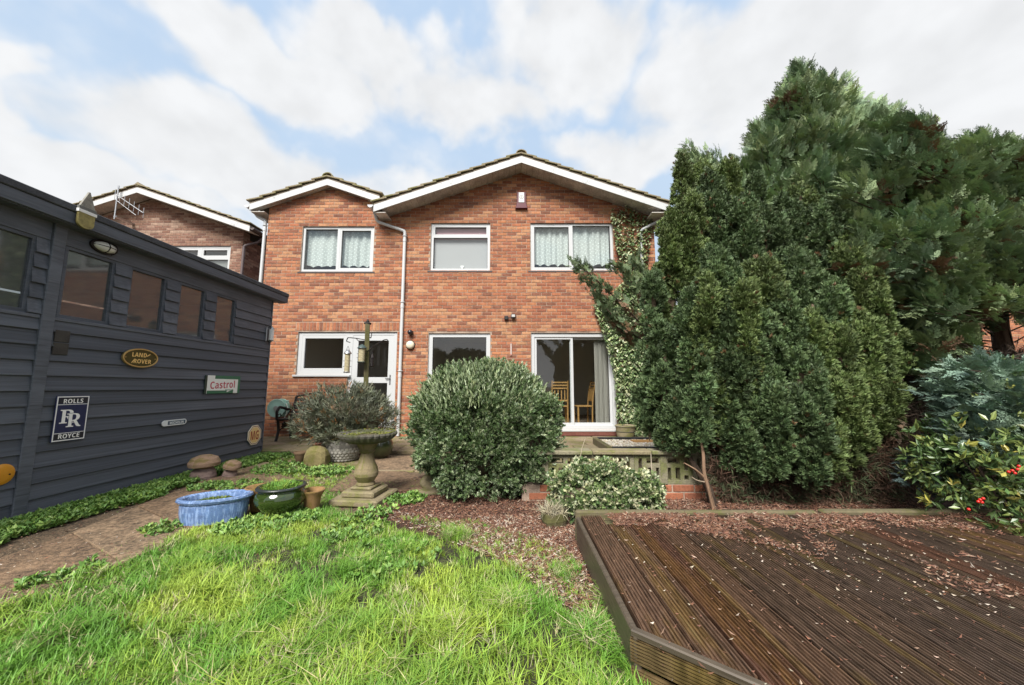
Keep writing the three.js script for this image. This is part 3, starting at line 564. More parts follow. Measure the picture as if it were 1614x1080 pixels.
// signs on the shed: built facing +z, then turned to face +x
function sign(name, label, z, y, geo, faceMat, rimGeo, rimMat, off = .030) {
  const s = thing(name, label, 'sign', [SX + off, y, z]); s.rotation.y = Math.PI / 2;
  if (rimGeo) piece(s, 'rim', rimGeo, rimMat); piece(s, 'face', geo, faceMat); return s;
}
const ellipse = (a, b, n = 48) => [...Array(n)].map((_, i) => [Math.cos(i / n * 2 * Math.PI) * a, Math.sin(i / n * 2 * Math.PI) * b]);
const ring = (pts, k, d, bv = .002) => extrude(pts.map(([x, y]) => [x * k, y * k]), d, [pts.map(([x, y]) => [x * .94, y * .90])], bv);
{
  const a = .20, b = .105;
  const t = printed(2 * a, 2 * b, (x, w, h) => { x.fillStyle = '#4a4420'; x.fillRect(0, 0, w, h); x.fillStyle = '#f2cf84'; x.textAlign = 'center'; x.textBaseline = 'middle'; x.font = `bold ${h * .31}px sans-serif`; x.fillText('LAND', w * .45, h * .34); x.fillText('ROVER', w * .55, h * .68); x.lineWidth = h * .05; x.strokeStyle = '#f2cf84'; x.beginPath(); x.moveTo(w * .67, h * .38); x.lineTo(w * .76, h * .26); x.moveTo(w * .25, h * .78); x.lineTo(w * .31, h * .62); x.stroke(); for (const px of [.08, .92]) { x.beginPath(); x.arc(w * px, h * .5, h * .022, 0, 7); x.fill(); } });
  sign('oval_badge', 'oval bronze badge with two lines of gold lettering on the shed', -4.22, 1.475, faceUV(extrude(ellipse(a * .95, b * .92), .012, [], .002), 2 * a, 2 * b), std([1, 1, 1], .35, { map: t, metalness: .3 }), ring(ellipse(a, b), 1, .018), std([.55, .40, .16], .35, { metalness: .7 }));
}
{
  const w0 = .27, h0 = .42;
  const t = printed(w0, h0, (x, w, h) => {
    x.fillStyle = '#20294f'; x.fillRect(0, 0, w, h); x.strokeStyle = '#eeeeec'; x.lineWidth = w * .035; x.strokeRect(w * .03, w * .03, w * .94, h - w * .06);
    x.fillStyle = '#1c1f2b'; x.fillRect(w * .06, w * .06, w * .88, h * .13); x.fillRect(w * .06, h * .835, w * .88, h * .125); x.fillStyle = '#f1f1ef'; x.fillRect(w * .05, h * .185, w * .9, h * .012); x.fillRect(w * .05, h * .815, w * .9, h * .012);
    x.textAlign = 'center'; x.textBaseline = 'middle'; x.font = `bold ${w * .21}px sans-serif`; x.fillText('ROLLS', w / 2, h * .118); x.fillText('ROYCE', w / 2, h * .893);
    x.font = `bold ${w * .66}px serif`; x.fillText('R', w * .37, h * .46); x.lineWidth = w * .03; x.strokeStyle = '#20294f'; x.strokeText('R', w * .58, h * .55); x.fillText('R', w * .58, h * .55);
  });
  sign('crest_plate', 'upright navy plate with white overlapping double letter monogram on the shed', -3.625, .855, faceUV(extrude(rect(-w0 / 2, w0 / 2, -h0 / 2, h0 / 2), .006, [], .002), w0, h0), std([1, 1, 1], .4, { map: t }));
}
{
  const w0 = .66, h0 = .25;
  const t = printed(w0, h0, (x, w, h) => {
    x.fillStyle = '#e9ece8'; x.fillRect(0, 0, w, h); x.fillStyle = '#2a6b4e'; x.fillRect(w * .25, 0, w * .75, h * .18); x.fillRect(w * .06, h * .84, w * .55, h * .16); x.fillRect(w * .93, 0, w * .07, h); x.beginPath(); x.moveTo(w * .55, h); x.lineTo(w * .80, h * .78); x.lineTo(w * .80, h); x.fill(); x.fillStyle = '#20352c'; x.fillRect(0, 0, w * .05, h);
    x.fillStyle = '#e9ece8'; x.fillRect(w * .08, h * .18, w * .82, h * .62); x.save(); x.translate(w * .49, h * .52); x.rotate(-.04); x.fillStyle = '#b9485a'; x.strokeStyle = '#7d2b3a'; x.textAlign = 'center'; x.textBaseline = 'middle'; x.font = `bold ${h * .56}px sans-serif`; x.fillText('Castrol', 0, 0); x.restore(); x.fillStyle = '#2a6b4e'; x.font = `bold ${h * .12}px sans-serif`; x.fillText('MOTOR OIL', w * .56, h * .86);
  });
  sign('tin_sign', 'white and green tin sign with red lettering on the shed', -5.48, 1.185, faceUV(extrude(rect(-w0 / 2, w0 / 2, -h0 / 2, h0 / 2), .006, [], .002), w0, h0), std([1, 1, 1], .45, { map: t }));
}
{
  const w0 = .34, h0 = .068, P = []; for (let i = 0; i <= 12; i++) { const q = -Math.PI / 2 + Math.PI * i / 12; P.push([w0 / 2 - h0 / 2 + Math.cos(q) * h0 / 2, Math.sin(q) * h0 / 2]); } for (let i = 0; i <= 12; i++) { const q = Math.PI / 2 + Math.PI * i / 12; P.push([-w0 / 2 + h0 / 2 + Math.cos(q) * h0 / 2, Math.sin(q) * h0 / 2]); }
  const t = printed(w0, h0, (x, w, h) => { x.fillStyle = '#dfe3e4'; x.fillRect(0, 0, w, h); x.fillStyle = '#4b5a69'; x.fillRect(w * .22, h * .16, w * .73, h * .68); x.fillStyle = '#eef0f0'; x.font = `bold ${h * .6}px sans-serif`; x.textAlign = 'center'; x.textBaseline = 'middle'; x.fillText('MICHELIN', w * .585, h * .52); });
  sign('strip_badge', 'small pale rounded strip badge with white lettering on the shed', -4.745, .71, faceUV(extrude(P, .006, [], .001), w0, h0), std([1, 1, 1], .4, { map: t }));
}
{
  const R = .165, oct = [...Array(8)].map((_, i) => { const q = (i + .5) / 8 * 2 * Math.PI; return [Math.cos(q) * R, Math.sin(q) * R]; });
  const t = printed(2 * R, 2 * R, (x, w, h) => { const o = (k) => { x.beginPath(); for (let i = 0; i < 8; i++) { const q = (i + .5) / 8 * 2 * Math.PI; x[i ? 'lineTo' : 'moveTo'](w / 2 + Math.cos(q) * w / 2 * k, h / 2 + Math.sin(q) * h / 2 * k); } x.closePath(); }; x.fillStyle = '#f0e7cf'; x.fillRect(0, 0, w, h); o(.9); x.lineWidth = w * .03; x.strokeStyle = '#7c2f22'; x.stroke(); o(.80); x.fillStyle = '#e6c98a'; x.fill(); x.fillStyle = '#93301f'; x.textAlign = 'center'; x.textBaseline = 'middle'; x.font = `bold ${w * .46}px sans-serif`; x.save(); x.translate(w / 2, h * .52); x.scale(.84, 1.3); x.fillText('MG', 0, 0); x.restore(); }, 256);
  sign('octagon_badge', 'cream octagonal badge with red brown lettering low on the shed', -6.24, .37, faceUV(extrude(oct, .008, [], .002), 2 * R, 2 * R), std([1, 1, 1], .4, { map: t }));
}
{ // amber disc
  const s = thing('amber_reflector', 'round amber reflector low on the shed', 'reflector', [SX + .024, .43, -3.19]); s.rotation.y = Math.PI / 2;
  const g = lathe([[0, .022], [.05, .02], [.085, .008], [.085, 0]], 32); g.rotateX(Math.PI / 2); piece(s, 'lens', g, std([.62, .27, .02], .3)); for (const q of [[-.035, .01], [.04, -.005]]) piece(s, 'screw', flat(new THREE.CylinderGeometry(.006, .006, .01, 10)).rotateX(Math.PI / 2), M.iron, [q[0], q[1], .02]);
}
{ // oval bulkhead lamp
  const s = thing('bulkhead_lamp', 'oval bulkhead lamp with ribbed frosted glass under the shed eaves', 'wall light', [SX + .012, 2.585, -3.72]); s.rotation.y = Math.PI / 2;
  piece(s, 'base', extrude(ellipse(.125, .064), .02, [], .004), M.iron);
  const g = flat(new THREE.SphereGeometry(1, 32, 16)); g.scale(.108, .052, .05); piece(s, 'glass', g, std([.62, .63, .58], .25), [0, 0, .026]);
  for (const x of [-.0, .07]) piece(s, 'guard_bar', tube([[x, -.058, .02], [x, -.04, .06], [x, 0, .08], [x, .04, .06], [x, .058, .02]], .005, 6, 24), M.iron);
  piece(s, 'guard_bar', tube([[-.115, 0, .02], [-.08, 0, .06], [0, 0, .081], [.08, 0, .06], [.115, 0, .02]], .004, 6, 30), M.iron);
}
{ // pointed plaque on the roof edge
  const s = thing('pointed_plaque', 'pencil shaped grey and yellow plaque on the shed roof edge', 'ornament', [SX + .166, 2.70, -3.40]); s.rotation.y = Math.PI / 2;
  const a = []; for (let i = 0; i <= 16; i++) { const q = Math.PI + Math.PI * i / 16; a.push([Math.cos(q) * .068, Math.sin(q) * .05]); }
  piece(s, 'body', extrude([...a, [.068, .09], [-.068, .09]], .018, [], .002), std([.34, .29, .10], .6, { map: rep(mottle, 6) }));
  piece(s, 'band', extrude(rect(-.076, .076, .092, .118), .024, [], .002), M.white); piece(s, 'band', extrude(rect(-.072, .072, .122, .15), .02, [], .002), std([.12, .12, .11], .6));
  piece(s, 'point', extrude([[-.064, .152], [.064, .152], [.004, .31], [-.004, .31]], .016, [], .002), std([.30, .29, .25], .6, { map: rep(mottle, 6) }));
}
{ // small lantern at the shed's far corner
  const s = thing('wall_lantern', 'small white cylindrical lantern at the shed corner nearest the house', 'wall light', [SX + .03, 1.93, -6.40]);
  piece(s, 'bracket', cbox(.02, .24, .03, .004), M.steel, [.0, .12, .05]); piece(s, 'glass', flat(new THREE.CylinderGeometry(.037, .037, .19, 20)), M.white, [.05, .12, 0]); piece(s, 'cap', lathe([[0, .05], [.015, .045], [.04, .012], [.04, 0]], 20), M.steel, [.05, .216, 0]); piece(s, 'base', lathe([[.04, .0], [.04, -.012], [.012, -.03], [0, -.045]], 20), M.steel, [.05, .024, 0]); piece(s, 'arm', cbox(.05, .014, .014, .003), M.steel, [.028, .22, .02]);
}

// ---------- foliage ----------
const V = (x, y, z) => new THREE.Vector3(x, y, z);
// a leaf lying along +y, w wide, folded along its midrib, optionally bent back
function leafQuads(o, dir, side, l, w, fold = .25, bend = 0) {
  const n = V().crossVectors(dir, side).normalize();
  const mid = o.clone().addScaledVector(dir, l * .5).addScaledVector(n, bend * l * .12), tip = o.clone().addScaledVector(dir, l).addScaledVector(n, -bend * l * .25);
  const a = mid.clone().addScaledVector(side, w / 2).addScaledVector(n, fold * w * .5), b = mid.clone().addScaledVector(side, -w / 2).addScaledVector(n, fold * w * .5);
  return [[o.toArray(), a.toArray(), tip.toArray(), mid.toArray()], [o.toArray(), mid.toArray(), tip.toArray(), b.toArray()]];
}
function dirOf(r, up, spread) { const a = r() * Math.PI * 2, s = spread * (.4 + .6 * r()); return V(Math.cos(a) * s, up, Math.sin(a) * s).normalize(); }
function perp(d, r) { return V(r() - .5, r() - .5, r() - .5).cross(d).normalize(); }
// bouquet of n leaves round a short twig
function sprig(seed, n, len, w, up, spread, twig = .5, fold = .25) {
  const r = rng(seed), q = [];
  for (let i = 0; i < n; i++) { const d = dirOf(r, up, spread), s = perp(d, r), t = len * twig * (i / n); q.push(...leafQuads(V((r() - .5) * len * .25, t, (r() - .5) * len * .25), d, s, len * (.7 + .5 * r()), w * (.8 + .4 * r()), fold)); }
  return uvBox(quads(q));
}
// flat feathery spray: a stem along +y with side branchlets, drooping at the tip
function spray(seed, len, droop = .25) {
  const r = rng(seed), q = [], n = 9;
  const at = (t) => V((r() - .5) * .012, t * len, -droop * len * t * t);
  for (let i = 0; i < n; i++) for (const s of [-1, 1]) {
    const t = (i + .3 + (s > 0 ? .5 : 0)) / n, o = at(t), L = len * .42 * (1 - t * .72) * (.75 + .5 * r());
    const d = V(s * .8, .72, (r() - .5) * .5 - .12).normalize(), sd = V(d.y, -d.x, .2 * (r() - .5)).normalize();
    q.push(...leafQuads(o, d, sd, L * .7, L * .3, .3));
    for (const k of [.35, .75]) for (const e of [-1, 1]) { const oo = o.clone().addScaledVector(d, L * k * .8), dd = d.clone().addScaledVector(sd, e * .8).normalize(), ss = V(dd.y, -dd.x, .1).normalize(); q.push(...leafQuads(oo, dd, ss, L * .44, L * .24, .2)); }
  }
  q.push(...leafQuads(at(.8), V(0, 1, -droop * 1.4).normalize(), V(1, 0, 0), len * .3, len * .06));
  return uvBox(quads(q));
}
const _q = new THREE.Quaternion(), _q2 = new THREE.Quaternion(), _m = new THREE.Matrix4(), _Y = V(0, 1, 0);
// items: {p: Vector3, d: direction of +y, s: scale, c: [r,g,b], t: twist}
function scatter(parent, name, geo, mat, items, stuff = true) {
  const w = parent === scene ? V(0, 0, 0) : worldOf(parent), im = new THREE.InstancedMesh(geo, mat, items.length), col = new THREE.Color();
  items.forEach((it, i) => {
    if (it.n) { const y = it.d.clone().normalize(), x = V().crossVectors(y, it.n).normalize(), z = V().crossVectors(x, y); _q.setFromRotationMatrix(_m.makeBasis(x, y, z)); } else { _q.setFromUnitVectors(_Y, it.d.clone().normalize()); _q2.setFromAxisAngle(_Y, it.t ?? 0); _q.multiply(_q2); }
    _m.compose(it.p.clone().sub(w), _q, V(it.s, it.s * (it.sy ?? 1), it.s)); im.setMatrixAt(i, _m); im.setColorAt(i, col.setRGB(...it.c));
  });
  im.name = name; shade(im); if (stuff) im.userData.kind = 'stuff'; parent.add(im); return im;
}
const leafMat = (rough = .6, o = {}) => std([1, 1, 1], rough, { side: THREE.DoubleSide, ...o });
const mix3 = (a, b, t) => a.map((x, i) => lerp(x, b[i], t));
const vary = (r, c, k = .3) => { const f = 1 - k / 2 + k * r(); return [c[0] * f * (.93 + .14 * r()), c[1] * f, c[2] * f * (.9 + .2 * r())]; };

// ---------- the big upright conifer ----------
const yewGeo = sprig(101, 11, .040, .011, .9, .8, .7), yewGeo2 = sprig(102, 11, .036, .012, .8, .95, .6);
const brownGeo = sprig(103, 9, .075, .0045, .6, 1.0, .8);
{
  const r = rng(201);
  const tree = thing('upright_conifer', 'broad dark green upright conifer of many plumes beside the ivy wall', 'tree', [2.65, 0, -3.95]);
  const P = [ // pixel x, top, bottom, half width, depth
    [1030, 445, 690, 26, -4.15], [1058, 340, 700, 32, -4.35], [1092, 318, 640, 34, -4.3], [1046, 520, 700, 30, -3.95], [1086, 470, 690, 36, -3.85], [1128, 400, 690, 42, -3.85], [1122, 290, 560, 36, -4.45], [1166, 322, 640, 40, -4.3], [1150, 500, 690, 42, -3.7],
    [1188, 420, 650, 40, -3.9], [1212, 345, 600, 38, -4.35], [1232, 480, 700, 40, -3.75], [1214, 600, 748, 42, -3.6], [1256, 410, 650, 40, -4.0], [1264, 560, 742, 44, -3.58], [1290, 330, 600, 40, -4.4], [1300, 450, 690, 40, -3.95], [1300, 590, 735, 38, -3.6],
    [1332, 390, 640, 40, -4.25], [1346, 490, 700, 36, -3.85], [1364, 440, 690, 36, -4.0], [1386, 410, 640, 36, -4.35], [1420, 420, 650, 40, -4.5], [1462, 410, 640, 44, -4.75], [1498, 420, 560, 36, -5.0], [1180, 640, 740, 36, -3.65], [1130, 600, 690, 36, -3.75],
    [1070, 610, 705, 28, -3.85], [1076, 262, 420, 20, -4.6], [1104, 270, 420, 20, -4.7], [1145, 268, 430, 24, -4.6], [1185, 290, 440, 26, -4.55], [1262, 300, 450, 26, -4.6], [1318, 330, 480, 26, -4.5], [1110, 430, 600, 24, -3.7], [1172, 460, 620, 24, -3.62], [1216, 430, 580, 24, -3.8], [1280, 470, 620, 24, -3.7], [1322, 520, 700, 24, -3.66], [1345, 600, 725, 34, -3.75], [1200, 660, 768, 26, -3.7], [1150, 640, 738, 24, -3.75], [1330, 640, 752, 26, -3.7], [1085, 640, 722, 22, -3.85], [1385, 600, 720, 24, -3.9], [1240, 330, 520, 36, -4.6], [1100, 560, 690, 34, -3.7], [1024, 600, 700, 22, -4.1], [1200, 500, 640, 40, -3.65], [1272, 640, 752, 36, -3.5], [1400, 520, 700, 30, -4.1]];
  const items = [], items2 = [], dead = [], cores = [];
  for (const [px, t, b, hw, z] of P) {
    const T = onDepth(px, t, z), B = onDepth(px, b, z), H = T[1] - B[1], R = hw / FPX * -z * .66;
    const base = lerp(.85, 1.15, r()), green = r() < .35 ? [.135, .185, .058] : [.10, .152, .060];
    const lean = (T[0] - B[0]), prof = (t) => Math.pow(Math.sin(Math.PI * Math.min(1, .10 + .90 * Math.pow(1 - t, .72))), .62) * (t > .9 ? Math.max(0, 1 - (t - .9) * 5) : 1);
    const nT = Math.round(H * R * 2 * 84);
    for (let k = 0; k < nT; k++) {           // knobbly tufts all over the plume
      const h = .02 + .96 * Math.pow(r(), .9), a = r() < .7 ? r() * Math.PI : -r() * Math.PI, rad = R * prof(h) * (k % 4 ? rr(r, .70, 1.0) : rr(r, .25, .65)), rt = rr(r, .045, .085), ht = rt * rr(r, 1.8, 3.2), C = V(B[0] + lean * h + Math.cos(a) * rad, B[1] + h * H, z + Math.sin(a) * rad), tone = rr(r, .75, 1.2);
      const n = Math.round(110 * rt * ht / .012);
      for (let i = 0; i < n; i++) {
        const th = r() * 6.283, cz = lerp(-.55, 1, r()), sz = Math.sqrt(1 - cz * cz), e = V(sz * Math.cos(th), cz, sz * Math.sin(th)), q = rr(r, .75, 1.08);
        (r() < .5 ? items : items2).push({ p: C.clone().add(V(e.x * rt * q, e.y * ht * q, e.z * rt * q)), d: V(e.x + (r() - .5) * .6, .55 + e.y * .6 + r() * .3, e.z + (r() - .5) * .6), s: rr(r, .75, 1.3), t: r() * 6, c: vary(r, r() < .012 ? [.16, .09, .04] : green.map((x) => x * base * tone), .6) });
      }
    }
    const g = new THREE.SphereGeometry(1, 14, 12), q = g.attributes.position; for (let i = 0; i < q.count; i++) { const y = q.getY(i), h = (y + 1) / 2, a = Math.atan2(q.getZ(i), q.getX(i)), rad = R * .3 * prof(h); q.setXYZ(i, B[0] + lean * h + Math.cos(a) * rad, B[1] + (.04 + h * .9) * H, z + Math.sin(a) * rad); } g.computeVertexNormals(); cores.push(flat(g));
  }
  // dead brown twigs in the skirt
  for (let i = 0; i < 9000; i++) { const px = rr(r, 1130, 1420), py = rr(r, 715, 800), z = rr(r, -4.6, -3.75), p = V(...onDepth(px, py, z)); if (p.y < .04) continue; dead.push({ p, d: V(r() - .5, r() * .4 - .35, r() - .5), s: rr(r, .8, 1.7), t: r() * 6, c: vary(r, r() < .7 ? [.11, .064, .040] : [.085, .11, .05], .6) }); }
  for (let i = 0; i < 12000; i++) { const px = rr(r, 1040, 1450), py = rr(r, 640, 775), z = rr(r, -5.2, -3.75); const lim = 640 + 70 * vn(px * .02, 1, 4); if (py < lim || (px < 1100 && (z > -4.05 || px < 1070))) continue; const p = V(...onDepth(px, py, z)); if (p.y < .1) continue; dead.push({ p, d: V(r() - .5, r() * .6 - .1, r() - .5), s: rr(r, .8, 1.8), t: r() * 6, c: vary(r, r() < .75 ? [.12, .066, .040] : [.06, .065, .035], .6) }); }
  scatter(tree, 'crown', yewGeo, leafMat(.6), items); scatter(tree, 'crown', yewGeo2, leafMat(.6), items2); scatter(tree, 'dead_twigs', brownGeo, leafMat(.9), dead);
  part(tree, 'crown_filler', merge(cores), std([.12, .085, .055], 1), 'stuff');  // solid blobs added, coloured twig brown, so no sky shows through the plumes
  const stems = [[1125, 796, 1075, 700, -3.75, .04], [1240, 800, 1225, 560, -3.9, .085], [1262, 800, 1290, 560, -3.95, .08], [1215, 800, 1140, 600, -3.95, .07], [1280, 800, 1360, 600, -4.1, .07], [1195, 798, 1090, 640, -4.0, .05], [1300, 798, 1440, 600, -4.3, .06], [1230, 798, 1180, 560, -4.1, .06]];
  for (const [ax, ay, bx, by, z, w] of stems) { const a = onDepth(ax, ay, z), b = onDepth(bx, by, z - .15); part(tree, 'trunk', limb([[a[0], 0, z], [lerp(a[0], b[0], .25), lerp(0, b[1], .35), z], [lerp(a[0], b[0], .65), lerp(0, b[1], .68), z - .08], b], w, w * .45, 9), M.bark); }
  { const a = onDepth(1125, 796, -3.62); part(tree, 'bare_stem', limb([[a[0], 0, -3.62], onDepth(1117, 770, -3.62), onDepth(1110, 745, -3.64), onDepth(1108, 715, -3.66), onDepth(1102, 680, -3.75)], .019, .012), std([.30, .19, .12], .9, { map: rep(mottle, 4) })); part(tree, 'bare_stem', limb([onDepth(1109, 752, -3.64), onDepth(1098, 742, -3.62), onDepth(1078, 730, -3.6)], .012, .007), std([.30, .19, .12], .9, { map: rep(mottle, 4) })); part(tree, 'bare_stem', limb([onDepth(1110, 760, -3.63), onDepth(1098, 757, -3.58), onDepth(1090, 752, -3.55)], .007, .004), std([.36, .28, .2], .9)); }
}
// ---------- cypresses behind ----------
const sprayGeo = [spray(111, .15, .25), spray(112, .13, .4), spray(113, .16, .15)];
function inPoly(x, y, P) { let c = false; for (let i = 0, j = P.length - 1; i < P.length; j = i++) if ((P[i][1] > y) !== (P[j][1] > y) && x < (P[j][0] - P[i][0]) * (y - P[i][1]) / (P[j][1] - P[i][1]) + P[i][0]) c = !c; return c; }
// boughs fill an outline; each bough carries a dozen sprays along a rising, arching stem
function cypress(label, base, outline, axisPx, zMid, zDeep, count, greens, seed, group, o = {}) {
  const r = rng(seed), tree = thing('cypress_tree', label, 'tree', base, group);
  const xs = outline.map((p) => p[0]), ys = outline.map((p) => p[1]), x0 = Math.min(...xs), x1 = Math.max(...xs), y0 = Math.min(...ys), y1 = Math.max(...ys);
  const items = [[], [], []], stems = [], tips = (o.tips ?? []).flatMap(([x, y]) => [[x, y], [x + (r() - .5) * 6, y + 12], [x + (r() - .5) * 14, y + 26]]);
  let n = 0;
  count += tips.length;
  for (let tries = 0; n < count && tries < count * 30; tries++) {
    const T = tips[n], px = T ? T[0] : rr(r, x0, x1), py = T ? T[1] : rr(r, y0, y1); if (!T && !inPoly(px, py, outline)) continue; n++;
    const z = zMid + (r() * 2 - 1) * zDeep, tip = V(...onDepth(px, py + (o.sink ?? 8), z));
    const away = V(tip.x - base[0], 0, tip.z - base[2]); const hd = away.length() || 1; away.normalize();
    const az = Math.atan2(away.z, away.x) + (r() - .5) * 1.1, out = V(Math.cos(az), 0, Math.sin(az));
    const rise = (o.rise ?? .75) + (r() - .5) * .5, L = (T ? rr(r, .26, .34) : rr(r, .30, .56)) * (o.size ?? 1), dir = out.clone().multiplyScalar(Math.min(1, .45 + hd * .5)).add(V(0, rise, 0)).normalize();
    const side = V(-dir.z, 0, dir.x).normalize(), col = greens[Math.floor(r() * greens.length)], k = rr(r, .8, 1.25), brown = r() < (o.brown ?? .05);
    const m = o.flat ? 15 : 34, rt = L * (o.flat ? .42 : .38), ht = L * (o.flat ? .14 : .52);
    for (let i = 0; i < m; i++) {          // a puff of sprays round the end of the bough
      const th = r() * 6.283, cz = lerp(-.7, 1, r()), sz = Math.sqrt(1 - cz * cz), e = V(sz * Math.cos(th), cz, sz * Math.sin(th)), q = Math.pow(r(), .4);
      const p = tip.clone().addScaledVector(dir, -ht * .9).add(V(e.x * rt * q, e.y * ht * q, e.z * rt * q));
      const d = e.clone().addScaledVector(dir, o.flat ? .5 : .8).add(V((r() - .5) * .4, .25 + (r() - .5) * .3, (r() - .5) * .4));
      items[Math.floor(r() * 3)].push({ p, d, s: rr(r, .7, 1.2) * (o.size ?? 1), n: e.clone().multiplyScalar(.8).add(V((r() - .5) * .8, .9, (r() - .5) * .8 + .3)), c: vary(r, brown && cz < .1 ? [.15, .085, .045] : col.map((c) => c * k), .5) });
    }
    stems.push(limb([tip.clone().addScaledVector(dir, -L * 1.25).toArray(), tip.clone().addScaledVector(dir, -L * .6).toArray(), tip.clone().addScaledVector(dir, -.05).toArray()], .010, .003, 4));
  }
  items.forEach((it, i) => scatter(tree, 'crown', sprayGeo[i], leafMat(.65), it));
  part(tree, 'twigs', merge(stems), M.bark, 'stuff');
  for (const t of o.trunks ?? []) part(tree, 'trunk', limb(t.p, t.w, t.w * .25, 9), M.bark);
  return tree;
}
const G1 = [[0.212, 0.295, 0.159], [0.236, 0.319, 0.159], [0.183, 0.26, 0.147], [0.283, 0.354, 0.183]], G2 = [[0.142, 0.206, 0.112], [0.171, 0.236, 0.118], [0.201, 0.266, 0.124]], G3 = [[.16, .24, .175], [.14, .21, .155], [.20, .28, .20]];
cypress('tall feathery cypress rising behind the upright conifer to the highest tip', [5.1, 0, -5.9],
  [[1075, 232], [1108, 262], [1150, 262], [1195, 238], [1190, 190], [1212, 182], [1222, 140], [1262, 98], [1282, 125], [1300, 128], [1316, 140], [1340, 128], [1345, 165], [1385, 165], [1420, 170], [1450, 195], [1470, 235], [1450, 330], [1330, 420], [1150, 420], [1080, 330]], 1262, -5.7, .8, 900, G1, 301, 'cypresses behind the conifer',
  { trunks: [{ p: [[5.1, 0, -5.9], [5.1, 2.5, -5.9], [5.08, 4.5, -5.95], [5.12, 5.9, -6]], w: .13 }], rise: .85, tips: [[1075, 226], [1090, 240], [1118, 238], [1140, 250], [1160, 248], [1182, 226], [1188, 186], [1200, 192], [1222, 146], [1216, 168], [1238, 122], [1262, 92], [1250, 108], [1276, 110], [1292, 122], [1302, 112], [1316, 138], [1336, 122], [1342, 140], [1356, 158], [1372, 170]] });
cypress('spreading cypress with arching pale green boughs on the side away from the house', [7.2, 0, -5.4],
  [[1300, 290], [1390, 170], [1440, 185], [1475, 205], [1490, 235], [1520, 195], [1545, 215], [1585, 205], [1612, 215], [1690, 210], [1690, 470], [1600, 440], [1520, 400], [1430, 380], [1340, 360]], 1500, -5.1, .9, 760, [...G1, ...G2], 302, 'cypresses behind the conifer',
  { trunks: [{ p: [[7.2, 0, -5.4], [7.15, 2.5, -5.4], [7.2, 4.0, -5.4], [7.1, 4.6, -5.4]], w: .14 }], rise: .42, brown: .12, sink: 30, tips: [[1390, 158], [1404, 166], [1420, 160], [1436, 172], [1450, 186], [1474, 194], [1470, 214], [1496, 222], [1522, 186], [1536, 200], [1556, 204], [1584, 198], [1606, 204], [1330, 250], [1400, 268], [1500, 300], [1560, 320], [1450, 330]] });
cypress('low shaded cypress boughs with brown inner twigs under the spreading tree', [6.2, 0, -4.9],
  [[1330, 350], [1450, 330], [1600, 330], [1700, 300], [1700, 470], [1600, 455], [1545, 480], [1490, 540], [1440, 590], [1400, 540], [1350, 430]], 1480, -4.6, .7, 460, G2, 303, 'cypresses behind the conifer',
  { trunks: [{ p: [[6.2, 0, -4.9], [6.15, 1.5, -4.9], [6.2, 3, -4.9]], w: .09 }], rise: .25, brown: .3 });
{ // bare brown interior under the trees
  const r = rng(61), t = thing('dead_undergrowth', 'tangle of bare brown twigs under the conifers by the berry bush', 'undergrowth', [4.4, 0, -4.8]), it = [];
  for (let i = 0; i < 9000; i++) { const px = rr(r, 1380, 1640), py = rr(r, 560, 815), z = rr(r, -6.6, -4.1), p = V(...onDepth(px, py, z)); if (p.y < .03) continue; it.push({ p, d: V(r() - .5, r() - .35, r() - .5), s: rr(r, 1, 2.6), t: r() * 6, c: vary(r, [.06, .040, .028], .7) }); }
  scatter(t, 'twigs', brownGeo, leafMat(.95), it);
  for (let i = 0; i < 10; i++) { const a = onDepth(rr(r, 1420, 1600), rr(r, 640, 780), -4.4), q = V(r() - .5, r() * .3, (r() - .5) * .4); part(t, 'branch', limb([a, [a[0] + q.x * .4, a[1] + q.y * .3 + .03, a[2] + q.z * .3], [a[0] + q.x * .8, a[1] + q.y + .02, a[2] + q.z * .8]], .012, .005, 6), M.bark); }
}
{ // far hedge that closes the view under the trees
  const r = rng(62), t = thing('boundary_hedge', 'dark evergreen hedge along the garden edge behind the cypresses', 'hedge', [8, 0, -7.4]), it = [], cores = [];
  for (let i = 0; i < 9; i++) { const x = 4.3 + i * .9, z = -7.3 - (i % 2) * .2, H = i < 6 ? 1.75 : 1.5; for (let k = 0; k < 900; k++) { const a = r() * 6.283, h = r(), R = .62 * Math.sqrt(1 - h * h * .7); it.push({ p: V(x + Math.cos(a) * R, .1 + h * H, z + Math.sin(a) * R), d: V(Math.cos(a), .5, Math.sin(a)), s: rr(r, 1.4, 2.4), t: r() * 6, c: vary(r, [.04, .065, .03], .6) }); } const g = new THREE.SphereGeometry(.55, 12, 8); g.scale(1, H * .9, 1); g.translate(x, .1 + H * .4, z); cores.push(flat(g)); }
  scatter(t, 'crown', yewGeo2, leafMat(.6), it); part(t, 'crown_filler', merge(cores), std([.12, .09, .06], 1), 'stuff');  // filler: solid spheres added to stop see-through gaps in the hedge
}
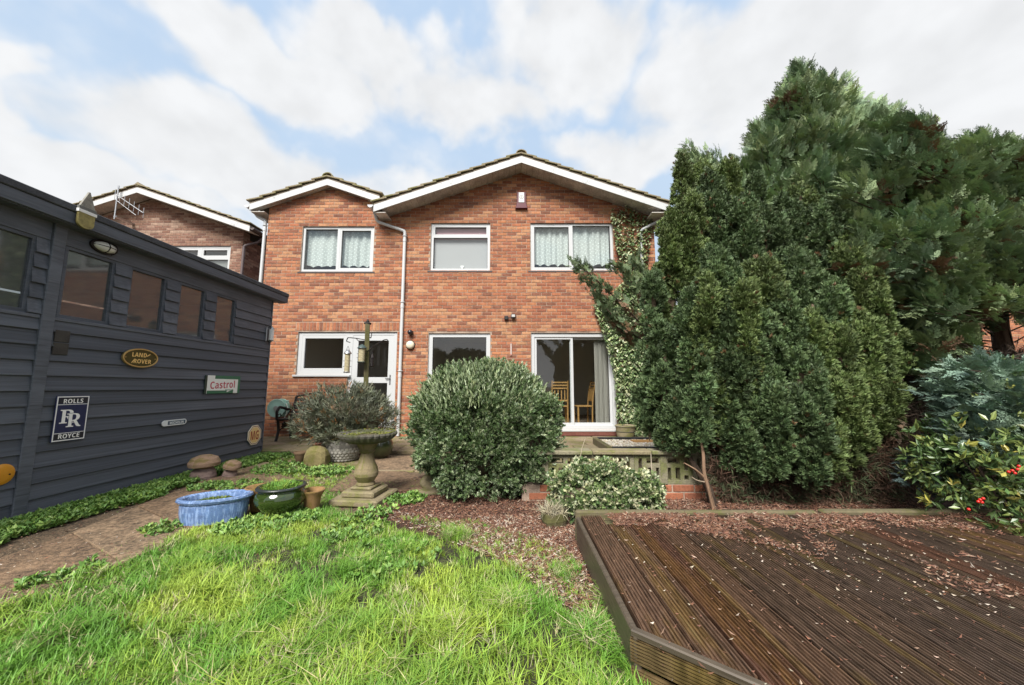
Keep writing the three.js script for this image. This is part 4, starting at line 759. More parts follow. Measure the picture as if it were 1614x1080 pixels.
{ // bough reaching out in front of the ivy
  const r = rng(63), t = thing('reaching_bough', 'conifer bough with brown inner twigs reaching across the ivy and window', 'tree', onDepth(1060, 560, -4.6)), it = [[], [], []];
  const arms = [[[1060, 560], [1000, 500], [950, 450], [906, 412]], [[1060, 560], [1010, 470], [985, 430], [960, 415]], [[1050, 560], [990, 520], [950, 480], [925, 440]], [[1050, 540], [1020, 460], [1010, 430], [1000, 405]], [[1050, 560], [1000, 540], [965, 505], [948, 470]]];
  arms.forEach((A, k) => {
    const z = -4.6 - k * .05, c = new THREE.CatmullRomCurve3(A.map(([x, y]) => V(...onDepth(x, y, z))));
    part(t, 'branch', limb(c.getPoints(4).map((p) => p.toArray()), .018, .004, 6), M.bark);
    for (let i = 0; i < 150; i++) { const u = rr(r, .25, 1), p = c.getPointAt(u), d = c.getTangentAt(u).add(V((r() - .5) * 1.6, (r() - .35) * 1.3, (r() - .5) * 1.6)); p.add(V((r() - .5) * .12, (r() - .5) * .10, (r() - .5) * .16)); it[Math.floor(r() * 3)].push({ p, d, s: rr(r, .45, .85), t: r() * 6, c: vary(r, u < .55 && r() < .5 ? [.17, .095, .05] : [.12, .17, .075], .5) }); }
  });
  it.forEach((x, i) => scatter(t, 'foliage', sprayGeo[i], leafMat(.65), x));
}
// ---------- blue-green conifer at the edge ----------
cypress('blue green conifer with flat layered sprays beside the berry bush', [4.3, 0, -3.3],
  [[1472, 590], [1520, 572], [1580, 578], [1640, 570], [1700, 560], [1700, 720], [1600, 700], [1540, 690], [1500, 640]], 1600, -3.1, .35, 170, G3, 304, undefined, { rise: .08, size: .9, flat: true, brown: .02, trunks: [{ p: [[4.3, 0, -3.3], [4.28, .6, -3.3], [4.3, 1.25, -3.3]], w: .04 }] });
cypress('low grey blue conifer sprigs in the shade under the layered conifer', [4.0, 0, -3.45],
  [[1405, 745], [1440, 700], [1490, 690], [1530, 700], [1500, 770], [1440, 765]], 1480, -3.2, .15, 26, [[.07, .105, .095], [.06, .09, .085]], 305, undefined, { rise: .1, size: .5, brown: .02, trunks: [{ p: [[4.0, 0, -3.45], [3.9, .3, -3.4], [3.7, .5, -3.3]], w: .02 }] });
cypress('pale dead conifer spray hanging from the shaded boughs', [3.95, .3, -4.0],
  [[1396, 655], [1412, 650], [1418, 690], [1404, 700], [1398, 690]], 1405, -3.85, .04, 12, [[.36, .26, .17], [.30, .21, .13]], 306, undefined, { rise: -.7, size: .42, brown: 0 });
// ---------- berry bush ----------
{
  const r = rng(64), t = thing('berry_bush', 'glossy green berry bush with a few red berries at the deck edge', 'shrub', [3.75, 0, -2.75]), it = [], it2 = [], C = [[3.75, .55, -2.75, .62, .55], [3.45, .42, -2.7, .42, .42], [4.1, .75, -2.9, .6, .6], [3.7, .2, -2.5, .5, .3], [3.35, .55, -2.85, .3, .2]];
  const g1 = sprig(121, 6, .075, .026, .55, 1.0, .25, .35), g2 = sprig(122, 5, .065, .024, .3, 1.1, .3, .35);
  for (const [x, y, z, R, h] of C) for (let i = 0; i < 620 * R; i++) { const a = r() * 6.283, e = Math.acos(2 * r() - 1), d = V(Math.sin(e) * Math.cos(a), Math.cos(e), Math.sin(e) * Math.sin(a)), k = r() < .3 ? rr(r, .5, .9) : rr(r, .85, 1.08); const p = V(x + d.x * R * k, y + d.y * h * k, z + d.z * R * k); if (p.y < .03) continue; (r() < .5 ? it : it2).push({ p, d: d.clone().add(V((r() - .5) * .8, .45, (r() - .5) * .8)), s: rr(r, .7, 1.15), t: r() * 6, c: vary(r, r() < .03 ? [.34, .31, .07] : r() < .35 ? [.17, .215, .06] : [.075, .125, .04], .5) }); }
  scatter(t, 'foliage', g1, leafMat(.32), it); scatter(t, 'foliage', g2, leafMat(.32), it2);
  for (const [px, py] of [[1545, 788], [1542, 791], [1548, 792], [1596, 742], [1600, 746], [1604, 740], [1590, 744], [1527, 803], [1606, 735], [1550, 786]]) piece(t, 'berry', flat(new THREE.SphereGeometry(.008, 10, 8)), std([.55, .02, .012], .25), V(...onDepth(px, py, -2.15)).sub(t.position).toArray());
  for (let i = 0; i < 9; i++) { const a = r() * 6.28; part(t, 'stem', limb([[3.75 + Math.cos(a) * .05, 0, -2.75 + Math.sin(a) * .05], [3.75 + Math.cos(a) * .25, .3, -2.75 + Math.sin(a) * .2], [3.75 + Math.cos(a) * .45, .7, -2.75 + Math.sin(a) * .4]], .012, .004, 6), M.bark); }
}
// ---------- round shrub, variegated shrub ----------
function blobShrub(t, r, blobs, density, geos, colour, mat, s0 = .8, s1 = 1.25, up = .5) {
  const lists = geos.map(() => []);
  for (const [x, y, z, a, b, c] of blobs) {
    const area = (a * b + b * c + a * c) * 4.19, ts = .05 + .04 * Math.min(1, a / .5), nT = Math.round(area / (ts * ts) * .34), per = Math.round(density * ts * ts * 5.2);
    for (let k = 0; k < nT; k++) {
      const th = r() * 6.283, cz = 2 * r() - 1, sz = Math.sqrt(1 - cz * cz), f = rr(r, .84, 1.0), C = V(x + sz * Math.cos(th) * a * f, y + cz * b * f, z + sz * Math.sin(th) * c * f), D = V(sz * Math.cos(th), cz, sz * Math.sin(th)), rt = ts * rr(r, .6, 1.25);
      for (let i = 0; i < per; i++) {
        const e = V(r() - .5, r() - .5, r() - .5).normalize(), q = rr(r, .6, 1.1) * rt, p = C.clone().addScaledVector(e, q).addScaledVector(D, r() * rt * .7); if (p.y < .02) continue;
        lists[Math.floor(r() * geos.length)].push({ p, d: D.clone().multiplyScalar(.8).addScaledVector(e, .7).add(V((r() - .5) * .5, up + (r() - .5) * .4, (r() - .5) * .5)), s: rr(r, s0, s1), t: r() * 6, c: colour(r) });
      }
    }
  }
  lists.forEach((l, i) => scatter(t, 'foliage', geos[i], mat, l));
  const cores = blobs.map(([x, y, z, a, b, c]) => { const g = new THREE.SphereGeometry(1, 16, 12); g.scale(a * .55, b * .55, c * .55); g.translate(x, Math.max(y, b * .55 + .05), z); return flat(g); });
  part(t, 'shrub_filler', merge(cores), std([.12, .09, .06], 1), 'stuff');  // solid ellipsoids added behind the leaf tufts to block the view through
}
{
  const r = rng(65), t = thing('round_shrub', 'rounded evergreen shrub with small silvery green leaves before the house', 'shrub', [-.28, 0, -4.3]);
  blobShrub(t, r, [[-.38, .80, -4.3, .56, .46, .52], [-.68, .66, -4.25, .38, .42, .4], [-.02, .72, -4.2, .40, .44, .42], [-.35, .40, -4.15, .50, .34, .44], [.10, .40, -4.2, .32, .34, .36], [-.82, .86, -4.35, .24, .30, .3], [-.12, 1.06, -4.35, .38, .27, .36], [-.55, 1.08, -4.35, .36, .26, .36], [.30, .82, -4.3, .20, .24, .26], [-.30, 1.24, -4.3, .24, .14, .22], [.22, .58, -4.1, .24, .22, .24], [-.60, .46, -3.95, .26, .26, .2]], 1500,
    [sprig(131, 10, .025, .012, .9, .8, 1.5, .3), sprig(132, 9, .023, .012, 1, .7, 1.8, .3)], (q) => vary(q, q() < .3 ? [.31, .37, .22] : q() < .5 ? [.15, .215, .095] : [.085, .135, .05], .6), leafMat(.36), .75, 1.35, .55);
  for (let i = 0; i < 10; i++) { const a = i / 10 * 6.28; part(t, 'stem', limb([[-.28 + Math.cos(a) * .1, 0, -4.25 + Math.sin(a) * .1], [-.28 + Math.cos(a) * .22, .35, -4.25 + Math.sin(a) * .2], [-.28 + Math.cos(a) * .4, .9, -4.3 + Math.sin(a) * .3]], .018, .005, 6), M.bark); }
  // fine shoots standing out of the top
  const sh = []; for (let i = 0; i < 520; i++) { const a = r() * 6.28, k = Math.sqrt(r()), x = -.33 + Math.cos(a) * k * .72, z = -4.3 + Math.sin(a) * k * .55, y = .80 + .52 * Math.sqrt(Math.max(.05, 1 - k * k * .95)); sh.push({ p: V(x, y - .03, z), d: V((r() - .5) * .7 + Math.cos(a) * k * .5, 1, (r() - .5) * .7), s: rr(r, .9, 1.9), sy: 1.5, t: r() * 6, c: vary(r, [.22, .27, .14], .4) }); }
  scatter(t, 'shoots', sprig(133, 10, .022, .009, .8, .7, 3.4, .3), leafMat(.4), sh);
}
{
  const r = rng(66), t = thing('variegated_shrub', 'low cream and green variegated shrub beside the deck', 'shrub', [.92, 0, -3.6]);
  blobShrub(t, r, [[.84, .20, -3.62, .34, .20, .26], [1.04, .14, -3.52, .28, .17, .2], [.62, .15, -3.55, .25, .17, .22], [.92, .10, -3.42, .34, .12, .15], [.78, .30, -3.68, .20, .12, .17]], 1250,
    [sprig(141, 6, .034, .020, .7, 1, .8, .3), sprig(142, 6, .03, .018, .6, 1, .8, .3)], (q) => vary(q, q() < .36 ? [.44, .45, .28] : q() < .5 ? [.16, .22, .08] : [.08, .13, .045], .5), leafMat(.42), .8, 1.25, .5);
  for (let i = 0; i < 6; i++) { const a = i; part(t, 'stem', limb([[.92 + Math.cos(a) * .05, 0, -3.6 + Math.sin(a) * .05], [.92 + Math.cos(a) * .16, .12, -3.6 + Math.sin(a) * .12], [.92 + Math.cos(a) * .26, .28, -3.6 + Math.sin(a) * .2]], .008, .003, 5), M.bark); }
  part(t, 'shoot', limb([onDepth(915, 720, -3.6), onDepth(918, 705, -3.6), onDepth(923, 690, -3.6)], .004, .002, 5), std([.5, .42, .3], .8));
  part(t, 'shoot', limb([onDepth(1022, 790, -3.5), onDepth(1027, 755, -3.5), onDepth(1026, 715, -3.5)], .006, .004, 5), std([.5, .42, .32], .8));
}
// ---------- ivy on the wall ----------
{
  const r = rng(67), t = thing('ivy', 'pale edged ivy climbing the brick wall beside the patio door', 'climber', [2.75, .1, ZF + .03]);
  const P1 = [[962, 330], [985, 322], [1030, 345], [1020, 420], [1026, 520], [1035, 690], [1000, 692], [972, 660], [968, 590], [952, 530], [935, 480], [955, 470], [985, 440], [972, 390], [964, 350]];
  const q = []; const O = V(0, 0, 0);
  const pts = [[0, 0], [.42, .12], [.55, .42], [.30, .52], [.16, 1], [0, 1.08], [-.16, 1], [-.30, .52], [-.55, .42], [-.42, .12]];
  for (let i = 1; i + 1 < pts.length; i++) q.push([[0, 0, 0], [pts[i][0], pts[i][1], .05], [pts[i + 1][0], pts[i + 1][1], .05]]);
  const g = uvBox(quads(q)); g.scale(.062, .062, .062);
  const it = [];
  for (let k = 0; k < 60000 && it.length < 7600; k++) {
    const px = rr(r, 920, 1060), py = rr(r, 318, 695); if (!inPoly(px, py, P1)) continue;
    const den = py > 455 ? 1 : .45 + .5 * step(.45, .6, vn(px * .06, py * .03, 5)); if (r() > den) continue;
    const w = V(...onDepth(px, py, ZF + .04 + r() * .07)); if (w.x > 3.28) continue;
    it.push({ p: w, d: V((r() - .5) * 1.2, -.75, .35 + r() * .5), s: rr(r, .6, 1.25), t: 0, c: vary(r, r() < .3 ? [.44, .47, .28] : r() < .45 ? [.20, .27, .11] : [.085, .14, .05], .45) });
  }
  scatter(t, 'leaves', g, leafMat(.45), it);
  const tr = []; for (let i = 0; i < 7; i++) { let x = rr(r, 2.5, 3.0), y = .12; const pts2 = [[x, y, ZF + .02]]; for (let k = 0; k < 6; k++) { x += (r() - .5) * .22; y += rr(r, .5, .8); pts2.push([clamp(x, 2.45, 3.2), y, ZF + .02]); } tr.push(pts2); }
  for (const p of tr) part(t, 'vine', tube(p, .006, 5, 40), M.bark);
}
// ---------- trees behind the camera that the ground floor panes mirror ----------
{
  const r = rng(68); let k = 0;
  for (const [x, z, h, w] of [[-9.5, 8.6, 3.4, 2.0], [-6.2, 9.0, 3.7, 2.1], [-3.0, 8.8, 3.5, 1.9]]) {
    const t = thing('garden_tree', ['broad leafy evergreen tree behind the shed end of the lawn', 'tallest leafy evergreen tree at the far lawn edge opposite the kitchen window', 'narrowest leafy evergreen tree at the far lawn edge opposite the middle window'][k++], 'tree', [x, 0, z], 'trees at the far end of the lawn'), it = [];
    for (let i = 0; i < 2600; i++) { const a = r() * 6.283, cz = 2 * r() - 1, q = Math.cbrt(r()), sx = Math.sqrt(1 - cz * cz) * q; const p = V(x + Math.cos(a) * sx * w, h * .55 + cz * q * h * .5, z + Math.sin(a) * sx * w * .8); it.push({ p, d: V(Math.cos(a), .6, Math.sin(a)), s: rr(r, 5, 9), t: r() * 6, c: vary(r, [.05, .075, .03], .6) }); }
    scatter(t, 'crown', yewGeo2, leafMat(.6), it); part(t, 'trunk', limb([[x, 0, z], [x + .05, h * .3, z], [x, h * .7, z]], .13, .05, 8), M.bark);
  }
}

// ---------- patio, path slabs ----------
{
  const pr = rng(71);
  const patio = thing('patio', 'weathered concrete patio along the house wall', undefined, [-1, 0, -7.4], undefined, 'structure');
  // irregular slabs, laid in rows between the house and the garden
  const slabMats = [[.29, .23, .165], [.25, .20, .145], [.32, .265, .19], [.26, .225, .155]].map((c) => std(c, .95, { map: rep(lichenMap, 1.1), bumpMap: rep(grainFine, 4), bumpScale: .006 }));
  for (let z = ZF + .02, row = 0; z < -5.55; z += .61, row++) for (let x = -5.6 + (row % 2) * .3; x < 4.2; x += .61) {
    const w = .6, right = x > .2; if (x > .25 && z > -6.4) continue; if (x < -3.9 && z > -6.9) continue;
    if (x < .2 && x > -.6 && z > -6.2) continue;
    const g = uvBox(rough(cbox(.6, .07, .6, .012), .012, 3, row * 31 + Math.round(x * 7)), 1, x, z); g.translate(x + .3, (z < -6.9 || right ? .058 : -.012) - (pr()) * .008, z + .3); part(patio, 'slab', g, slabMats[Math.floor(pr() * 4)]);
  }
  part(patio, 'bed', box3(-5.6, 4.4, -.06, .02, ZF + .01, -6.35, .01), M.soil);
}
{
  const path = thing('garden_path', 'cracked concrete slab path running past the shed', undefined, [-3, 0, -3.4], undefined, 'structure');
  const mats = [[.34, .245, .165], [.30, .215, .145], [.37, .28, .195]].map((c) => std(c, .95, { map: rep(soilMap, .6), bumpMap: rep(grainFine, 3), bumpScale: .008 }));
  const slab = (pts, k, y = 0) => { const g = extrude(pts.map(([x, z]) => [x, -z]), .05, [], .006); g.rotateX(-Math.PI / 2); g.translate(0, -.04 + y, 0); part(path, 'slab', uvBox(rough(g, .012, 2.4, 11 + k), 1, k * .3, k * .6), mats[k % 3]); };
  // corner pixels of each slab
  const px = [[[-200, 960], [-70, 908], [50, 940], [-120, 1030]], [[-66, 906], [8, 880], [110, 845], [192, 893], [54, 938]], [[114, 843], [215, 802], [302, 842], [196, 891]], [[219, 800], [308, 766], [402, 788], [306, 840]], [[312, 764], [398, 737], [474, 762], [406, 787]]];
  px.forEach((s, k) => slab(s.map(([x, y]) => { const p = onGround(x, y); return [p[0], p[2]]; }), k, k * .002));
  const px2 = [[[520, 775], [556, 745], [640, 745], [690, 770], [610, 778]], [[560, 742], [595, 722], [665, 720], [700, 742], [640, 743]], [[598, 719], [615, 706], [690, 704], [712, 718], [668, 718]]];
  px2.forEach((s, k) => slab(s.map(([x, y]) => { const p = onGround(x, y); return [p[0], p[2]]; }), k + 1, .004));
}
// ---------- grass, ground cover, litter ----------
function blade(o, az, len, w, lean, q) {
  const d = V(Math.cos(az), 0, Math.sin(az)), s = V(-d.z, 0, d.x), P = (t) => o.clone().addScaledVector(d, len * lean * t * t).add(V(0, len * (t - .45 * lean * t * t), 0));
  const a = P(0), b = P(.5), c = P(1), L = (p, k) => p.clone().addScaledVector(s, w * k).toArray();
  q.push([L(a, -.5), L(a, .5), L(b, .45), L(b, -.45)], [L(b, -.45), L(b, .45), c.toArray()]);
}
function tuft(seed, n, len, spread, w = .0045, comb = 0) { const r = rng(seed), q = []; for (let i = 0; i < n; i++) blade(V((r() - .5) * spread, 0, (r() - .5) * spread), comb ? comb + (r() - .5) * 2 : r() * 6.283, len * rr(r, .5, 1.2), w * rr(r, .6, 1.2), rr(r, .25, 1.15), q); return uvBox(quads(q)); }
const gpoly = (pts) => pts.map(([x, y]) => { const p = onGround(x, y); return [p[0], p[2]]; });
const lawnPoly = [...gpoly([[-260, 1110], [0, 962], [190, 898], [290, 842], [400, 822], [470, 808], [545, 810], [620, 838], [700, 856], [800, 890], [870, 950], [945, 1010], [1030, 1080]]), [.42, -1.3], [1.4, -.5], [1.6, 3], [-4.0, 3], [-4.1, -1.6]];
{
  const r = rng(81), lists = [[], [], [], []];
  const geos = [tuft(151, 13, .062, .06, .004), tuft(152, 13, .082, .065, .0042), tuft(153, 11, .045, .055, .0036), tuft(154, 14, .125, .045, .004)];
  const put = (x, z, s, kind, dry = .05) => {
    const patch = fbm(x * 1.9 + 7, z * 1.9 + 3, 5, 3), p2 = fbm(x * 5 + 1, z * 5 + 8, 9, 2);
    const c = r() < dry ? [.40, .37, .19] : mix3([.11, .255, .025], [.31, .41, .05], clamp((patch - .36) * 2.2 + (p2 - .5) * 1.2 + (r() - .5) * .5));
    lists[kind].push({ p: V(x, 0, z), d: V((r() - .5) * .35, 1, (r() - .5) * .35), s, t: r() * 6.28, c: vary(r, c, .4) });
  };
  // the lawn, thicker where it is seen from near by
  for (let i = 0; i < 34000; i++) {
    const z = -.75 - 3.3 * Math.pow(r(), 1.15), x = rr(r, -4.2, 1.0); if (!inPoly(x, z, lawnPoly)) continue;
    const bare = fbm(x * 2.3 + 20, z * 2.3 + 9, 13, 3), right = step(-.9, .4, x) * step(-1.75, -3.1, z);
    if (r() < right * .9 || (bare < .36 && r() < .75)) continue;
    const tall = fbm(x * 1.3 + 40, z * 1.3, 17, 2);
    put(x, z, rr(r, .7, 1.25) * (.75 + tall * .55), tall > .56 ? (r() < .4 ? 3 : 1) : r() < .4 ? 2 : r() < .5 ? 0 : 1, .07);
  }
  for (let i = 0; i < 2600; i++) { const x = rr(r, -4, 2), z = rr(r, -.75, 3); if (inPoly(x, z, lawnPoly)) put(x, z, 1, 1); }
  // long tussocks
  for (const [px, py, n, s] of [[720, 850, 60, .9], [640, 870, 40, .8], [800, 960, 60, 1], [980, 960, 70, 1.05], [940, 1010, 60, 1.1], [560, 900, 50, .9], [890, 905, 30, .7], [520, 960, 50, 1], [1000, 1040, 50, 1.1], [700, 1010, 60, 1.1], [300, 930, 50, .9], [120, 1000, 50, 1]]) { const c = onGround(px, py); for (let i = 0; i < n; i++) { const a = r() * 6.28, k = Math.sqrt(r()) * .10; put(c[0] + Math.cos(a) * k, c[2] + Math.sin(a) * k, s * rr(r, .8, 1.25), 3, px > 700 ? .25 : .08); } }
  // sparse patches beyond the path
  for (const [pl, n] of [[[[330, 772], [400, 722], [440, 702], [560, 720], [560, 752], [540, 800], [470, 790], [400, 775]], 3400], [[[400, 800], [500, 775], [545, 790], [520, 812], [420, 815]], 700], [[[620, 815], [760, 825], [900, 870], [950, 985], [880, 940], [740, 860]], 620], [[[560, 770], [600, 760], [690, 760], [690, 772]], 120], [[[640, 690], [700, 690], [700, 720], [640, 720]], 60]]) {
    const P = gpoly(pl), xs = P.map((p) => p[0]), zs = P.map((p) => p[1]); for (let i = 0, k = 0; i < n; k++) { if (k > 60000) break; const x = rr(r, Math.min(...xs), Math.max(...xs)), z = rr(r, Math.min(...zs), Math.max(...zs)); if (!inPoly(x, z, P)) continue; i++; put(x, z, rr(r, .5, .9), r() < .6 ? 2 : 0, .16); }
  }
  for (let i = 0; i < 700; i++) { const t = r(), px = lerp(-40, 400, t) + (r() - .5) * 40, py = lerp(968, 800, t) + (r() - .62) * 34, p = onGround(px, py); put(p[0], p[2], rr(r, .4, .85), 2, .22); }   // ragged edge along the path
  for (let i = 0; i < 160; i++) { const p = onGround(rr(r, 20, 420), rr(r, 760, 930)); if (vn(p[0] * 5, p[2] * 5, 6) > .55) put(p[0], p[2], rr(r, .35, .6), 2, .15); }
  const lawn = thing('lawn', 'rough green lawn with long tussocks and straw blades', undefined, [0, 0, 0], undefined, 'stuff');
  geos.forEach((g, i) => scatter(lawn, 'grass_blades', g, leafMat(.55), lists[i]));
  const sh = extrude(lawnPoly.map(([x, z]) => [x, -z]), .004); sh.rotateX(-Math.PI / 2); structure('lawn_soil', uvBox(sh), std([.075, .085, .035], 1, { map: rep(soilMap, 1.1), bumpMap: rep(soilMap, 1.1), bumpScale: .015 }), [0, 0, 0]);
}
{ // leafy weeds along the shed, round the pots and in the path joints
  const r = rng(82), it = [[], []], geos = [sprig(161, 8, .05, .024, .45, 1.1, .35, .3), sprig(162, 7, .042, .022, .5, 1, .4, .3)];
  const add = (x, z, s = 1) => it[Math.floor(r() * 2)].push({ p: V(x, r() * .04, z), d: V((r() - .5) * .9, 1, (r() - .5) * .9), s: s * rr(r, .6, 1.15), t: r() * 6, c: vary(r, r() < .3 ? [.22, .34, .07] : [.115, .22, .04], .5) });
  for (let i = 0; i < 9500; i++) { const z = rr(r, -6.5, -2.2), w = .38 + .22 * vn(z * 3, 2, 4), x = SX + .03 + Math.pow(r(), 1.1) * (w + .2 * step(-3.2, -2.4, z)); add(x, z, .85); }
  for (const [px, py, R, n] of [[415, 832, .24, 300], [370, 838, .16, 120], [470, 820, .2, 150], [590, 812, .18, 70], [640, 790, .2, 120], [250, 840, .14, 60], [130, 905, .12, 50], [60, 925, .1, 40], [370, 770, .25, 120], [460, 740, .5, 400], [430, 720, .5, 300], [520, 745, .3, 200], [690, 745, .15, 60], [620, 885, .3, 100], [560, 840, .25, 120], [500, 690, .5, 160], [330, 770, .2, 120]]) { const c = onGround(px, py); for (let i = 0; i < n * 1.2; i++) { const a = r() * 6.28, k = Math.sqrt(r()) * R; add(c[0] + Math.cos(a) * k, c[2] + Math.sin(a) * k, .8); } }
  const w = thing('ground_cover', 'low leafy weeds creeping along the shed foot and round the pots', undefined, [0, 0, 0], undefined, 'stuff');
  geos.forEach((g, i) => scatter(w, 'weeds', g, leafMat(.5), it[i]));
}
const DY = .22;                         // top of the deck
{ // bark and leaf litter
  const r = rng(83), it = [[], [], []];
  const flake = (s, l, w) => { const q = []; q.push(...leafQuads(V(0, 0, 0), V(1, 0, 0), V(0, 0, 1), l, w, .5, .6)); return uvBox(quads(q)); };
  const geos = [flake(1, .024, .009), flake(2, .045, .0035), flake(3, .026, .013)];
  const cols = [[.17, .076, .044], [.13, .058, .036], [.21, .098, .058], [.10, .048, .032], [.28, .17, .115], [.40, .30, .22], [.46, .40, .32]];
  const add = (x, z, y, s = 1, pale = 1) => { const k = Math.floor(r() * (pale > 1 ? 7 : 5.2)); it[r() < .45 ? 0 : r() < .65 ? 1 : 2].push({ p: V(x, y + .003 + r() * .014, z), d: V((r() - .5) * .9, 1, (r() - .5) * .9), s: s * rr(r, .5, 1.15), t: r() * 6.28, c: vary(r, cols[k], .45) }); };
  const zones = [[[[600, 790], [640, 760], [720, 750], [860, 780], [905, 812], [925, 900], [900, 880], [840, 870], [740, 830], [640, 818], [560, 812]], 16000, 1, 0], [[[760, 815], [905, 815], [990, 1000], [930, 990], [860, 935], [780, 880], [690, 848]], 9000, 2, 0], [[[900, 790], [1040, 770], [1200, 770], [1480, 800], [1500, 835], [1150, 808], [905, 812]], 15000, 1, .02], [[[400, 715], [470, 700], [560, 740], [480, 790], [350, 760]], 1400, 2, 0], [[[560, 806], [700, 812], [880, 880], [860, 900], [700, 850]], 1800, 2, 0]];
  for (const [pl, n, pale, y] of zones) { const P = gpoly(pl), xs = P.map((p) => p[0]), zs = P.map((p) => p[1]); for (let i = 0, k = 0; i < n && k < n * 20; k++) { const x = rr(r, Math.min(...xs), Math.max(...xs)), z = rr(r, Math.min(...zs), Math.max(...zs)); if (!inPoly(x, z, P)) continue; i++; add(x, z, y, 1, pale); } }
  for (let i = 0; i < 3200; i++) { const p = onGround(rr(r, -60, 440), rr(r, 735, 960)); add(p[0], p[2], .012, rr(r, .3, .75), 2); }   // on the path
  for (let i = 0; i < 22000; i++) { const x = rr(r, .70, 4.2), z = -2.85 + Math.pow(r(), 1.5) * (.28 + .95 * step(.9, 2.6, x)); if (vn(x * 6, z * 6, 3) + vn(x * 17, z * 17, 4) * .6 < .55 + .5 * step(-2.85, -2.3, z)) continue; add(x, z, DY, .85, 1); }
  for (let i = 0; i < 2400; i++) { const x = rr(r, .5, 4), z = -2.8 + 1.9 * Math.pow(r(), 1.3); add(x, z, DY, rr(r, .35, .75), r() < .5 ? 2 : 1); }
  for (let i = 0; i < 110; i++) { const a = r() * 6.28, k = Math.sqrt(r()); const x = 1.85 + Math.cos(a) * k * .7, z = -2.05 + Math.sin(a) * k * .35; it[2].push({ p: V(x, DY + .006, z), d: V((r() - .5) * .6, 1, (r() - .5) * .6), s: rr(r, .3, .8), t: r() * 6, c: vary(r, [.42, .36, .28], .6) }); }
  const w = thing('leaf_litter', 'red brown bark flakes and fallen leaves under the shrubs and on the deck', undefined, [0, 0, 0], undefined, 'stuff');
  geos.forEach((g, i) => scatter(w, 'flakes', g, leafMat(.85), it[i]));
  // bark bed under the shrubs
  const bed = extrude([...gpoly([[560, 812], [610, 785], [650, 755], [720, 735], [860, 745], [1000, 740], [1250, 740], [1560, 770], [1700, 850]]), [4.6, -1.2], [.6, -1.2], ...gpoly([[990, 1040], [925, 985], [850, 930], [780, 880], [690, 850], [600, 828]])].map(([x, z]) => [x, -z]), .006); bed.rotateX(-Math.PI / 2);
  structure('bark_bed', uvBox(bed), std([.105, .052, .032], 1, { map: rep(soilMap, 1.6), bumpMap: rep(soilMap, 1.6), bumpScale: .02 }), [0, -.001, 0]);
}
